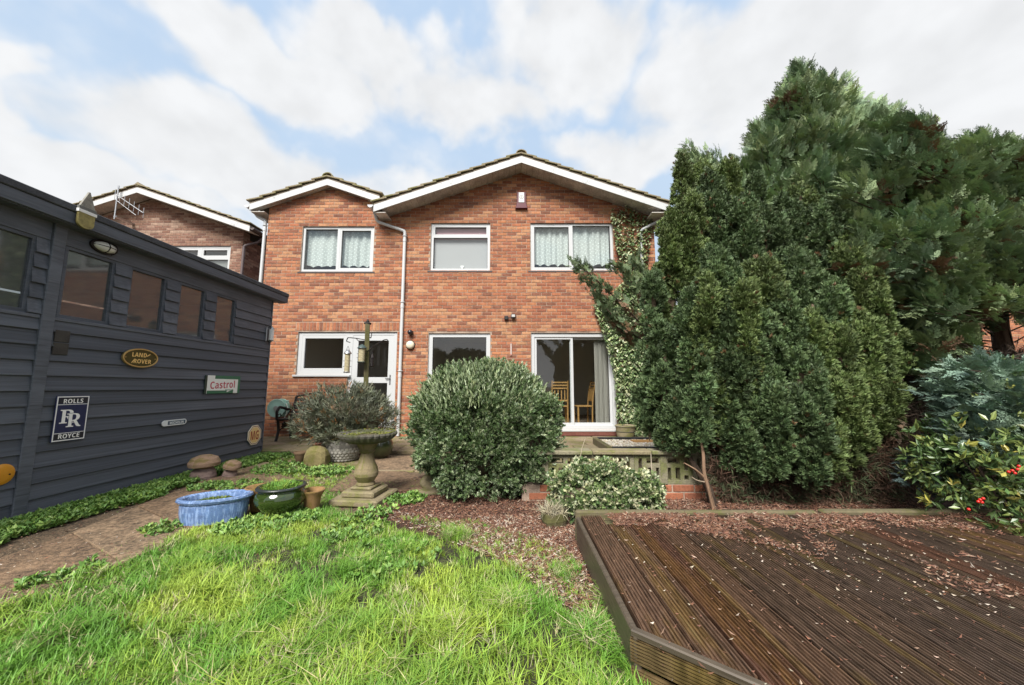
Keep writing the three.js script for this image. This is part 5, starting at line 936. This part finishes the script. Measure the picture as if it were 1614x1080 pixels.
// ---------- timber deck ----------
{
  const r = rng(91), deck = thing('timber_deck', 'dark wet looking ridged timber deck with mossy boards and litter', 'deck', [1.9, 0, -2]);
  const maps = [0, 1, 2, 3].map((k) => tex([512, 128], (u, v) => { const a = tfbm(u, v, 5, 2, 401 + k * 9, 4), b = tfbm(u, v, 70, 30, 403 + k, 2), st = tfbm(u, v, 4, 20, 405 + k, 3); const moss = step(.52, .70, a), f = .62 + (b - .5) * .75 + (st - .5) * .7; return [f * lerp(1, 1.16, moss), f * lerp(.86, 1.02, moss), f * lerp(.80, .60, moss)]; }));
  const tones = [[.145, .098, .066], [.115, .085, .062], [.13, .075, .052], [.175, .14, .070], [.10, .078, .062]];
  const mats = tones.flatMap((c, i) => [0, 1].map((j) => std(c, .36, { map: maps[(i + j) % 4], bumpMap: maps[(i + j) % 4], bumpScale: .003 })));
  const xA = .47, zBack = -2.86, cutX = .47, cutZ = -1.585, cut = (x) => Math.max(-9, cutZ + (x - cutX) * .86);
  const BWD = .143, n = 26;
  for (let i = 0; i < n; i++) {
    const x0 = xA + .034 + i * .149, pts = [], R = 9;
    pts.push([0, -.028], [BWD, -.028]); for (let k = R; k > 0; k--) { const a = BWD * k / R, s = BWD / R; pts.push([a - .001, -.0005], [a - s * .46, -.0005], [a - s * .54, -.009], [a - s * .90, -.009]); } pts.push([0, -.0005]);
    const g = extrude(pts, 1), p = g.attributes.position, uv = new Float32Array(p.count * 2), off = r();
    const lift = (r() - .5) * .004, gap = i === 1;       // one board is broken short at the back
    for (let v = 0; v < p.count; v++) { const x = x0 + p.getX(v), back = gap ? zBack + .17 : zBack - (r() * 0), z = p.getZ(v) > .5 ? Math.min(cut(x) - .022, 1.0) : back; p.setXYZ(v, x, DY + p.getY(v) + lift, z); uv[v * 2] = z * .35 + off; uv[v * 2 + 1] = (x - x0) / .149 * .9 + i * .13; }
    g.setAttribute('uv', new THREE.BufferAttribute(uv, 2)); g.computeVertexNormals();
    part(deck, 'deck_board', g, mats[Math.floor(r() * mats.length)]);
  }
  const dk = std([.10, .078, .056], .45, { map: rep(woodMap, 1.4), bumpMap: rep(woodMap, 1, 1), bumpScale: .004 });
  part(deck, 'edge_board', box3(xA - .002, xA + .028, .03, DY - .014, zBack, cutZ + .03, .006), dk);
  part(deck, 'joist', box3(xA + .05, 4.2, .02, .185, zBack + .02, zBack + .07), M.oldWood); part(deck, 'joist', box3(xA + .05, 4.2, .02, .185, -2.2, -2.15), M.oldWood); part(deck, 'joist', box3(xA + .05, 4.2, .02, .185, -1.65, -1.6), M.oldWood);
  // the cut corner: cap and two ridged fascia boards
  const dirx = 1 / Math.hypot(1, .86), ang = -Math.atan2(.86, 1), L = 3.4;
  const along = (name, geo, mat) => { geo.rotateY(ang); geo.translate(cutX, 0, cutZ); return part(deck, name, geo, mat); };
  along('cap_board', box3(.0, L, DY - .03, DY - .003, -.012, .020, .005), dk);
  for (const [y, k] of [[.105, 0], [.0, 1]]) { const pts = []; const R = 7, H = .083; pts.push([0, 0]); for (let i = 0; i < R; i++) { const a = H * i / R, s = H / R; pts.push([.022, a], [.022, a + s * .5], [.014, a + s * .62], [.014, a + s * .92]); } pts.push([.022, H], [0, H]); const g = extrude(pts, L); g.rotateY(Math.PI / 2); g.scale(1, 1, -1); const p = g.attributes.position, q = new Float32Array(p.array); for (let i = 0; i < p.count; i++) p.setXYZ(i, q[i * 3], q[i * 3 + 1] + y, q[i * 3 + 2]); g.computeVertexNormals(); uvBox(g, .6, k * .4); along('fascia_board', g, mats[6 + k]); }
  // timber upstand behind the deck
  const s = thing('timber_sleeper', 'long mossy timber sleeper along the back of the deck', 'timber', [1.5, 0, -3.02]);
  part(s, 'beam', uvBox(rough(box3(.475, 2.3, .0, .222, -2.98, -2.93, .012), .02, 3, 6), 1), M.oldWood);
  const s2 = thing('timber_sleeper', 'shorter mossy timber sleeper under the conifer end of the deck', 'timber', [3.1, 0, -3.03]);
  part(s2, 'beam', uvBox(rough(box3(2.34, 4.2, .0, .222, -3.01, -2.94, .012), .02, 3, 8), 1), M.oldWood);
}
{ // log roll edging at the deck corner
  const g = thing('log_planter', 'low mossy wooden bowl of dry stalks at the deck corner', 'planter', [.36, 0, -3.3]);
  piece(g, 'bowl', rough(lathe([[.0, .0], [.10, .0], [.115, .05], [.11, .10], [.085, .105], [.08, .08], [0, .075]], 22), .03, 9, 3), M.oldWood);
  const r = rng(94), it = []; for (let i = 0; i < 60; i++) it.push({ p: V(.36 + (r() - .5) * .15, .08, -3.3 + (r() - .5) * .15), d: V((r() - .5) * 1.6, 1, (r() - .5) * 1.6), s: rr(r, .8, 1.3), t: r() * 6, c: vary(r, [.36, .32, .22], .5) });
  scatter(g, 'stalks', tuft(171, 6, .12, .03, .004), leafMat(.8), it);
}
// ---------- screen block wall ----------
{
  const Z = -3.98, w = thing('screen_block_wall', 'low wall of pierced concrete blocks on red brick with a stone coping', 'wall', [1.6, 0, Z]);
  const r = rng(95), bm = std([.30, .285, .215], .95, { map: rep(lichenMap, 1.5), bumpMap: rep(grainFine, 4), bumpScale: .006 });
  for (let k = 0; k < 2; k++) for (let i = 0; i < 9; i++) { const g = uvBox(cbox(.215, .068, .10, .006), 1, r() * 3, r() * 3); piece(w, 'brick', g, toneSets[0][[0, 4, 1, 8, 9][Math.floor(r() * 5)]], [-1.32 + i * .225 + (k % 2) * .11, .05 + k * .078, 0]); }
  part(w, 'footing', box3(.1, 2.24, -.02, .165, Z - .045, Z + .045, .002), M.mortar);
  const hole = rect;
  for (let i = 0; i < 6; i++) { // pierced block with a square key pattern
    const x = .36 + i * .298 - 1.6, s = .290, q = (a, b, c, d) => hole(a * s, b * s, c * s, d * s), f = i % 2 ? (P) => P.map(([u, v]) => [s - u, v]).reverse() : (P) => P;
    const g = extrude(rect(0, s, 0, s), .085, [q(.13, .26, .12, .56), q(.13, .58, .68, .88), q(.40, .58, .12, .56).map((p) => p), q(.72, .87, .44, .88), q(.70, .87, .12, .30)].map(f), .003); g.translate(x, .17, -.042); piece(w, 'pierced_block', uvBox(g, 1, i * .31, i * .17), bm);
  }
  for (const x of [.34, 1.55, 2.18]) part(w, 'pier', box3(x - .035, x + .035, .166, .462, Z - .055, Z + .055, .006), bm);
  for (let i = 0; i < 3; i++) part(w, 'coping', uvBox(rough(box3(.22 + i * .604, .22 + (i + 1) * .604 - .006, .464, .505, Z - .09, Z + .09, .008), .01, 5, 20 + i), 1, i), i % 2 ? M.stone : bm);
}
// ---------- gravel tray on the patio ----------
{
  const t = thing('gravel_tray', 'timber framed bed of pale pebbles on the patio with an orange board', 'planter', [2.1, .06, -6.65]), r = rng(96);
  part(t, 'frame_side', box3(1.52, 1.60, .06, .21, -7.2, -6.1, .01), M.oldWood); part(t, 'frame_side', box3(2.72, 2.80, .06, .21, -7.2, -6.1, .01), M.oldWood);
  part(t, 'frame_end', box3(1.601, 2.719, .06, .20, -6.18, -6.1, .01), M.black); part(t, 'frame_end', box3(1.601, 2.719, .06, .215, -7.2, -7.12, .01), M.black);
  part(t, 'gravel_base', box3(1.601, 2.719, .062, .16, -7.119, -6.181, .002), M.stone);
  part(t, 'board', uvBox(box3(2.15, 2.715, .175, .20, -6.95, -6.72, .004)), std([.50, .27, .09], .7, { map: rep(woodMap, 1, 1) }));
  const it = []; for (let i = 0; i < 2600; i++) it.push({ p: V(rr(r, 1.62, 2.70), .17 + r() * .012, rr(r, -7.1, -6.2)), d: V(r() - .5, 1, r() - .5), s: rr(r, .6, 1.4), sy: .6, t: r() * 6, c: vary(r, [[.46, .42, .34], [.34, .28, .2], [.56, .53, .47]][Math.floor(r() * 3)], .4) });
  scatter(t, 'pebbles', flat(new THREE.IcosahedronGeometry(.014, 0)), std([1, 1, 1], .9), it);
}
// ---------- pots and garden ornaments ----------
const blueGlaze = phys([1, 1, 1], .22, { clearcoat: .5, clearcoatRoughness: .12, map: rep(tex(512, (u, v) => { const s = tfbm(u, v, 60, 9, 501, 4), b = tfbm(u, v, 20, 20, 505, 3), k = step(.46, .66, s * .7 + b * .3); return [lerp(.38, .52, k), lerp(.49, .62, k), lerp(.67, .78, k)].map((x) => x * (.85 + b * .3)); }, true), 3, 1), bumpMap: rep(grainFine, 6, 3), bumpScale: .003 });
const greenGlaze = phys([.035, .062, .012], .10, { clearcoat: 1, clearcoatRoughness: .04, map: rep(mottle, 2) });
function plantIn(t, seed, x, y, z, R, n, geo, colour, s0, s1, spread = .5, mat = leafMat(.5)) { const r = rng(seed), it = []; for (let i = 0; i < n; i++) { const a = r() * 6.28, k = Math.sqrt(r()) * R; it.push({ p: V(x + Math.cos(a) * k, y, z + Math.sin(a) * k * .8), d: V((r() - .5) * spread * 2, 1, (r() - .5) * spread * 2), s: rr(r, s0, s1), t: r() * 6, c: vary(r, colour(r), .45) }); } return scatter(t, 'plants', geo, mat, it); }
{ // oval blue pot
  const t = thing('blue_pot', 'wide oval blue glazed pot on the lawn edge', 'pot', [-2.56, 0, -3.36]); t.rotation.y = .32;
  const g = lathe([[0, .012], [.20, .012], [.215, .02], [.228, .10], [.232, .165], [.225, .178], [.245, .188], [.258, .205], [.252, .222], [.235, .226], [.215, .215], [.208, .19], [.20, .12]], 56); g.scale(1.08, .99, .66); piece(t, 'body', rough(g, .006, 5, 2), blueGlaze);
  const s = new THREE.CylinderGeometry(.205, .205, .012, 40); s.scale(1.08, 1, .66); piece(t, 'soil', flat(s), M.soil, [0, .165, 0]);
  const p = thing('pot_moss', 'green moss growing in the blue oval pot', 'plant', [-2.56, .17, -3.36]); plantIn(p, 3, -2.56, .172, -3.36, .13, 320, sprig(181, 7, .02, .010, .5, 1, .3), (r) => r() < .5 ? [.16, .21, .03] : [.09, .14, .025], .6, 1.2);
}
{ // round green pot with grass
  const t = thing('green_pot', 'round dark green glazed pot with grass growing in it', 'pot', [-2.08, 0, -3.50]);
  piece(t, 'body', lathe([[0, .01], [.09, .01], [.10, .03], [.15, .075], [.195, .125], [.208, .165], [.20, .205], [.178, .232], [.172, .24], [.19, .246], [.196, .256], [.188, .266], [.172, .266], [.160, .25], [.155, .22]], 48), greenGlaze);
  piece(t, 'rim', lathe([[.176, .246], [.197, .25], [.202, .26], [.194, .272], [.172, .270]], 48), std([.025, .03, .03], .3));
  piece(t, 'soil', flat(new THREE.CylinderGeometry(.16, .15, .012, 32)), M.soil, [0, .235, 0]);
  const p = thing('pot_grass', 'fresh grass tuft growing in the dark green pot', 'plant', [-2.08, .24, -3.50]); plantIn(p, 4, -2.08, .242, -3.50, .14, 160, tuft(191, 9, .075, .05, .006), (r) => r() < .3 ? [.26, .34, .05] : [.11, .24, .03], .7, 1.1, .5);
}
{ // two pale cup pots
  const cup = [[0, .01], [.062, .01], [.064, .02], [.085, .15], [.112, .20], [.118, .212], [.112, .22], [.098, .212], [.085, .19], [.07, .17], [0, .165]];
  for (const [lab, x, z, k] of [['pale terracotta cup pot standing behind the green glazed pot', -1.86, -3.62, .92], ['pale terracotta bowl between the blue pot and the path', -2.35, -3.62, 1.05]]) { const t = thing('terracotta_pot', lab, 'pot', [x, 0, z], 'pale terracotta pots'); const b = piece(t, 'body', lathe(cup, 36), M.terracotta); b.scale.setScalar(k); piece(t, 'soil', flat(new THREE.CylinderGeometry(.078, .07, .02, 24)), M.terracotta, [0, .165 * k, 0]); }
}
// stone mushrooms by the shed
{
  const make = (lab, x, z, capR, h, tilt) => { const t = thing('stone_mushroom', lab, 'ornament', [x, 0, z], 'stone mushrooms'); t.rotation.z = tilt; const sm1 = std([.42, .29, .22], .95, { map: rep(lichenMap, 2.4), bumpMap: rep(grainFine, 4), bumpScale: .006 }), sm2 = std([.36, .26, .23], .95, { map: rep(mottle, 3), bumpMap: rep(grainFine, 4), bumpScale: .006 });
    piece(t, 'stem', rough(lathe([[0, 0], [capR * .78, 0], [capR * .82, h * .15], [capR * .72, h * .38], [capR * .5, h * .52], [0, h * .55]], 28), .03, 7, 4), sm2); piece(t, 'cap', rough(lathe([[0, h * .50], [capR * .6, h * .50], [capR * .98, h * .58], [capR, h * .70], [capR * .82, h * .88], [capR * .4, h * .99], [0, h]], 32), .025, 6, 9), sm1); };
  make('large stone mushroom with a broad brown cap at the shed foot', -3.86, -4.83, .165, .30, .03); make('smaller stone mushroom tucked behind the broad capped one', -3.60, -4.92, .10, .22, -.18);
}
// bird bath
{
  const t = thing('bird_bath', 'weathered stone bird bath with a mossy scalloped bowl', 'bird bath', [-1.50, 0, -3.97]); t.rotation.y = -.12;
  piece(t, 'plinth', uvBox(rough(cbox(.50, .065, .50, .014, 0, .034, 0), .012, 6, 5)), M.stone); piece(t, 'step', uvBox(rough(cbox(.34, .06, .34, .014, 0, .096, 0), .01, 6, 7)), M.stone); piece(t, 'step', uvBox(cbox(.22, .03, .22, .01, 0, .141, 0)), M.stone);
  piece(t, 'pedestal', rough(lathe([[.085, .156], [.095, .165], [.09, .18], [.078, .19], [.095, .215], [.118, .25], [.12, .28], [.108, .33], [.085, .38], [.066, .44], [.062, .475], [.075, .485], [.08, .497], [.072, .508], [.085, .53], [.10, .555], [.11, .575]], 36), .006, 8, 3), std([.34, .285, .185], .92, { map: rep(lichenMap, 2.2), bumpMap: rep(grainFine, 5), bumpScale: .005 }));
  const bowl = lathe([[0, .572], [.11, .572], [.19, .585], [.25, .612], [.285, .645], [.297, .668], [.290, .684], [.268, .682], [.25, .66], [.18, .645], [0, .64]], 120), p = bowl.attributes.position;
  for (let i = 0; i < p.count; i++) { const x = p.getX(i), z = p.getZ(i), rad = Math.hypot(x, z), a = Math.atan2(z, x); if (rad > .2) { const k = 1 - .06 * Math.pow(Math.abs(Math.cos(a * 14)), 6) * step(.2, .29, rad); p.setX(i, x * k); p.setZ(i, z * k); } } bowl.computeVertexNormals(); piece(t, 'bowl', bowl, M.stoneDark);
  const moss = []; const r = rng(7); for (let i = 0; i < 520; i++) { const a = r() * 6.28, k = rr(r, .12, .275), patch = vn(Math.cos(a) * 2 + 5, Math.sin(a) * 2 + k * 9, 6); if (patch < .48) continue; moss.push({ p: V(-1.5 + Math.cos(a) * k, k > .25 ? .682 : .65, -3.97 + Math.sin(a) * k), d: V((r() - .5) * .8, 1, (r() - .5) * .8), s: rr(r, .5, 1), t: r() * 6, c: vary(r, r() < .5 ? [.19, .20, .03] : [.12, .13, .03], .4) }); }
  scatter(t, 'moss', sprig(182, 7, .02, .010, .5, 1, .3), leafMat(.8), moss);
  piece(t, 'water', flat(new THREE.CylinderGeometry(.19, .19, .004, 40)), std([.15, .125, .10], .25, { map: rep(mottle, 3) }), [0, .6485, 0]);
  for (const [x, z, s] of [[.12, -.10, 1], [.19, -.06, .8], [-.04, -.17, .7]]) piece(t, 'pebble', rough(flat(new THREE.SphereGeometry(.022, 10, 8)), .012, 20, 4), M.stone, [x, .655, z], [0, 1, 0], [s, s * .6, s]);
}
// grey leaved shrub in its scale pattern pot, rock, small pots round it
{
  const X = -2.64, Z = -6.0, t = thing('scale_pot', 'round pale planter with a fish scale pattern under the grey shrub', 'pot', [X, 0, Z]);
  const pts = [[0, .01], [.17, .01], [.22, .06], [.255, .16], [.25, .26], [.225, .315], [.235, .33], [.215, .335], [.2, .30], [0, .29]];
  piece(t, 'body', lathe(pts, 40), std([.26, .25, .22], .9, { map: rep(mottle, 2) }));
  const sc = flat(new THREE.SphereGeometry(1, 8, 5)); sc.scale(.030, .024, .008); const sm3 = [std([.40, .385, .34], .9, { map: rep(mottle, 2) }), std([.34, .33, .29], .9, { map: rep(mottle, 2) })];
  for (let k = 0; k < 7; k++) { const y = .05 + k * .038, rad = y < .16 ? lerp(.215, .255, (y - .05) / .11) : lerp(.255, .232, (y - .16) / .14); for (let i = 0; i < 26; i++) { const a = (i + (k % 2) * .5) / 26 * 6.283; if (Math.sin(a) < -.35) continue; piece(t, 'scale', sc, sm3[(i * 7 + k * 3) % 2], [Math.cos(a) * rad, y, Math.sin(a) * rad], [0, Math.PI / 2 - a, 0]); } }
  const s = thing('grey_shrub', 'loose grey green narrow leaved shrub growing from the scale pattern pot', 'shrub', [X, .30, Z]), r = rng(73);
  blobShrub(s, r, [[X + .02, .74, Z, .56, .34, .40], [X - .36, .62, Z + .02, .34, .26, .3], [X + .40, .64, Z, .34, .26, .3], [X, .46, Z + .05, .40, .22, .3]], 330, [sprig(183, 9, .055, .010, 1, .7, 1.3, .2), sprig(184, 8, .06, .009, 1, .8, 1.2, .2)], (q) => vary(q, q() < .4 ? [.19, .20, .14] : q() < .08 ? [.28, .13, .04] : [.10, .115, .07], .5), leafMat(.6), .8, 1.5, .9);
  for (let i = 0; i < 26; i++) { const a = r() * 6.28, k = rr(r, .35, .62); part(s, 'stem', limb([[X, .30, Z], [X + Math.cos(a) * k * .4, .55, Z + Math.sin(a) * k * .3], [X + Math.cos(a) * k, rr(r, .75, 1.12), Z + Math.sin(a) * k * .7]], .006, .002, 5), std([.09, .07, .05], .9)); }
}
{
  const g = new THREE.IcosahedronGeometry(.2, 2); g.scale(.95, 1.02, .8); const p = g.attributes.position; for (let i = 0; i < p.count; i++) { const x = p.getX(i), y = p.getY(i), z = p.getZ(i); p.setXYZ(i, clamp(x, -.155, .16) + y * -.05, clamp(y, -.11, .2), clamp(z, -.2, .12)); }
  single('garden_rock', 'squat mossy rough hewn rock in the grass before the grey shrub', 'rock', uvBox(rough(flat(g), .03, 6, 8)), std([.27, .235, .115], .95, { map: rep(lichenMap, 3), bumpMap: rep(grainFine, 4), bumpScale: .008 }), [-2.83, .10, -5.58]);
  const c = thing('chimney_pot', 'small banded terracotta lantern pot behind the rock', 'ornament', [-2.98, 0, -5.95]); piece(c, 'body', lathe([[0, 0], [.075, 0], [.07, .16], [.055, .20], [.075, .215], [.08, .235], [.06, .25], [.07, .27], [.085, .29], [.05, .31], [0, .315]], 28), std([.26, .10, .065], .85, { map: rep(mottle, 4) })); piece(c, 'lid', lathe([[.09, .316], [.095, .326], [.06, .345], [0, .35]], 28), M.stoneDark);
  const d = thing('plant_pot', 'small dark rimmed plant pot leaning on the rock', 'pot', [-3.15, 0, -5.72]); piece(d, 'body', lathe([[0, .01], [.05, .01], [.085, .16], [.095, .165], [.095, .195], [.08, .195], [.075, .16], [0, .15]], 28), std([.16, .10, .055], .8)); piece(d, 'soil', flat(new THREE.CylinderGeometry(.075, .07, .01, 20)), M.soil, [0, .165, 0]);
  const b = thing('green_jar', 'dark olive green glazed jar on the patio behind the bird bath', 'pot', [-2.10, .03, -6.15]); piece(b, 'body', lathe([[0, 0], [.09, 0], [.155, .06], [.185, .15], [.18, .23], [.15, .29], [.12, .31], [.12, .325], [.10, .325], [.1, .29], [0, .28]], 36), phys([.035, .048, .015], .3, { clearcoat: .5, map: rep(mottle, 2) }));
  const e = thing('frog_stone', 'pale mossy garden stone shaped like a toad under the round shrub', 'ornament', [-.86, 0, -4.28]); piece(e, 'body', rough(flat(new THREE.IcosahedronGeometry(.15, 3).scale(1, .72, .8)), .05, 6, 12), M.stone, [0, .10, 0]); piece(e, 'foot', rough(flat(new THREE.IcosahedronGeometry(.12, 2).scale(1.3, .28, .7)), .03, 6, 2), M.stone, [-.02, .03, .10]);
  const f = thing('barrel_planter', 'banded stone barrel planter beside the patio door sill', 'pot', [2.38, .07, -8.0]); piece(f, 'body', lathe([[0, 0], [.155, 0], [.165, .03], [.158, .045], [.172, .06], [.185, .14], [.178, .155], [.19, .17], [.195, .24], [.205, .25], [.205, .285], [.185, .285], [.175, .25], [0, .24]], 36), std([.36, .32, .23], .92, { map: rep(lichenMap, 2) })); for (const [y, rad] of [[.05, .166], [.155, .186], [.262, .206]]) piece(f, 'band', flat(new THREE.TorusGeometry(rad, .008, 8, 40).rotateX(Math.PI / 2)), M.stoneDark, [0, y, 0]); piece(f, 'soil', flat(new THREE.CylinderGeometry(.178, .17, .01, 24)), M.soil, [0, .255, 0]);
}
// ---------- bird feeder post and feeders ----------
{
  const X = -2.41, Z = -6.25, t = thing('feeder_post', 'tall wooden bird feeder post with iron hanging arms', 'post', [X, .03, Z]);
  piece(t, 'post', uvBox(cbox(.075, 2.18, .075, .008, 0, 1.09, 0)), M.oldWood, null, [0, .4, .018]); piece(t, 'cap', uvBox(cbox(.10, .035, .10, .01)), M.iron, [-.04, 2.19, 0]); piece(t, 'finial', lathe([[.02, 0], [.03, .02], [.012, .05], [0, .07]], 16), M.iron, [-.04, 2.205, 0]);
  piece(t, 'arm', tube([[-.03, 1.90, .04], [-.2, 1.93, .05], [-.34, 1.94, .05], [-.36, 1.88, .05], [-.30, 1.86, .05]], .008, 6, 40), M.iron); piece(t, 'arm', tube([[-.02, 1.70, .04], [.10, 1.80, .05], [.26, 1.90, .05], [.32, 1.91, .05], [.33, 1.87, .05]], .008, 6, 40), M.iron); piece(t, 'brace', tube([[-.03, 1.74, .04], [-.12, 1.84, .05], [-.2, 1.925, .05]], .006, 6, 20), M.iron);
  piece(t, 'hook', tube([[.035, 2.02, .03], [.06, 2.0, .06], [.05, 1.93, .07], [.03, 1.95, .06]], .007, 6, 24), M.iron);
  const feeder = (lab, x, y, z, h, R, roofCol, bodyMat) => { const f = thing('bird_feeder', lab, 'bird feeder', [x, y, z], 'hanging bird feeders'); piece(f, 'seed_tube', flat(new THREE.CylinderGeometry(R, R, h, 18)), bodyMat, [0, h / 2, 0]); piece(f, 'lid', lathe([[R * 1.45, 0], [R * 1.5, .01], [R * .8, .05], [0, .075]], 20), roofCol, [0, h, 0]); piece(f, 'tray', lathe([[0, -.02], [R * 1.2, -.015], [R * 1.3, 0], [R * 1.1, .004], [0, .002]], 20), roofCol); for (const s of [-1, 1]) piece(f, 'wire', tube([[s * R, h, 0], [s * R * .4, h + .09, 0], [0, h + .13, 0]], .003, 5, 8), M.iron); for (const k of [.3, .6]) piece(f, 'perch', tube([[-R * 1.6, h * k, .0], [R * 1.6, h * k, 0]], .004, 5, 2), M.iron); };
  const seed = phys([.50, .44, .28], .3, { map: rep(mottle, 3) });
  feeder('tube bird feeder with a white lid hanging on the long arm', X - .33, 1.40, Z + .05, .30, .042, M.steel, seed);
  feeder('lantern shaped bird feeder with a dark pointed lid beside the post', X - .06, 1.56, Z + .14, .22, .05, std([.05, .075, .07], .4), seed);
  feeder('small dark feeder hanging low on the short arm', X + .1, 1.5, Z + .1, .12, .02, M.iron, M.iron);
}
// ---------- cast iron bench and hose reel ----------
{
  const t = thing('garden_bench', 'dark cast iron and timber bench against the house wall', 'bench', [-4.0, .09, -7.75]);
  const end = (x) => { const c = []; c.push(tube([[x, 0, .28], [x, .2, .22], [x, .40, .26], [x, .44, .30]], .026, 7, 20), tube([[x, 0, -.22], [x, .2, -.18], [x, .42, -.20], [x, .62, -.27], [x, .86, -.33]], .027, 7, 30), tube([[x, .40, .26], [x, .41, 0], [x, .40, -.2]], .024, 7, 12), tube([[x, .44, .30], [x, .58, .31], [x, .66, .24], [x, .64, .1], [x, .60, -.05], [x, .63, -.26]], .027, 7, 36), tube([[x, .2, .22], [x, .26, .02], [x, .2, -.18]], .012, 6, 16)); for (let i = 0; i < 7; i++) { const a = i / 7 * 6.28; c.push(tube([[x, .29 + Math.cos(a) * .07, .04 + Math.sin(a) * .09], [x, .29 + Math.cos(a + 1.4) * .04, .04 + Math.sin(a + 1.4) * .05], [x, .29, .04]], .014, 5, 10)); } c.push(tube([[x, .5, .28], [x, .53, .2], [x, .48, .17], [x, .46, .23]], .01, 5, 16), tube([[x, .5, -.05], [x, .56, -.12], [x, .5, -.18], [x, .45, -.1]], .01, 5, 16)); return merge(c); };
  piece(t, 'cast_end', end(-.62), M.iron); piece(t, 'cast_end', end(.62), M.iron);
  const bw = std([.055, .042, .036], .75, { map: rep(woodMap, 1, 1) });
  for (let i = 0; i < 6; i++) piece(t, 'seat_slat', uvBox(cbox(1.34, .022, .062, .006)), bw, [0, .425 + (i === 5 ? .006 : 0), -.17 + i * .085]); for (let i = 0; i < 4; i++) piece(t, 'back_slat', uvBox(cbox(1.30, .06, .02, .006)), bw, [0, .54 + i * .085, -.215 - i * .033], [-.35, 0, 0]); piece(t, 'back_rail', tube([[-.62, .86, -.33], [-.3, .92, -.345], [0, .94, -.35], [.3, .92, -.345], [.62, .86, -.33]], .018, 7, 30), M.iron);
  const h = thing('hose_reel', 'pale green wall mounted hose reel between the shed and bench', 'hose reel', [-5.02, .70, ZF + .03]), gm = std([.28, .44, .38], .45);
  for (const z of [.04, .21]) { const g = lathe([[.0, .012], [.07, .012], [.085, .004], [.16, .004], [.185, .018], [.195, .01], [.195, -.004], [.0, -.004]], 40); g.rotateX(Math.PI / 2); piece(h, 'flange', g, gm, [0, 0, z]); }
  const dr = new THREE.CylinderGeometry(.10, .10, .16, 30).rotateX(Math.PI / 2); piece(h, 'drum', flat(dr), gm, [0, 0, .125]); piece(h, 'hub', flat(new THREE.CylinderGeometry(.045, .05, .03, 24).rotateX(Math.PI / 2)), std([.25, .25, .24], .5), [0, 0, .235]);
  const coil = []; for (let i = 0; i <= 130; i++) { const a = i / 130 * 6.28 * 7, z = .06 + .13 * (i / 130); coil.push([Math.cos(a) * .13, Math.sin(a) * .13, z]); } piece(h, 'hose', tube(coil, .011, 6, 420), std([.20, .38, .33], .5)); piece(h, 'hose_end', tube([[.17, .10, .17], [.215, .02, .18], [.20, -.12, .18], [.165, -.22, .18]], .011, 6, 30), std([.55, .58, .52], .5)); piece(h, 'bracket', cbox(.10, .34, .025, .006), gm, [0, 0, .008]); piece(h, 'handle', cbox(.07, .024, .024, .006), gm, [.17, .15, .12]);
}
renderer.render(scene, camera);
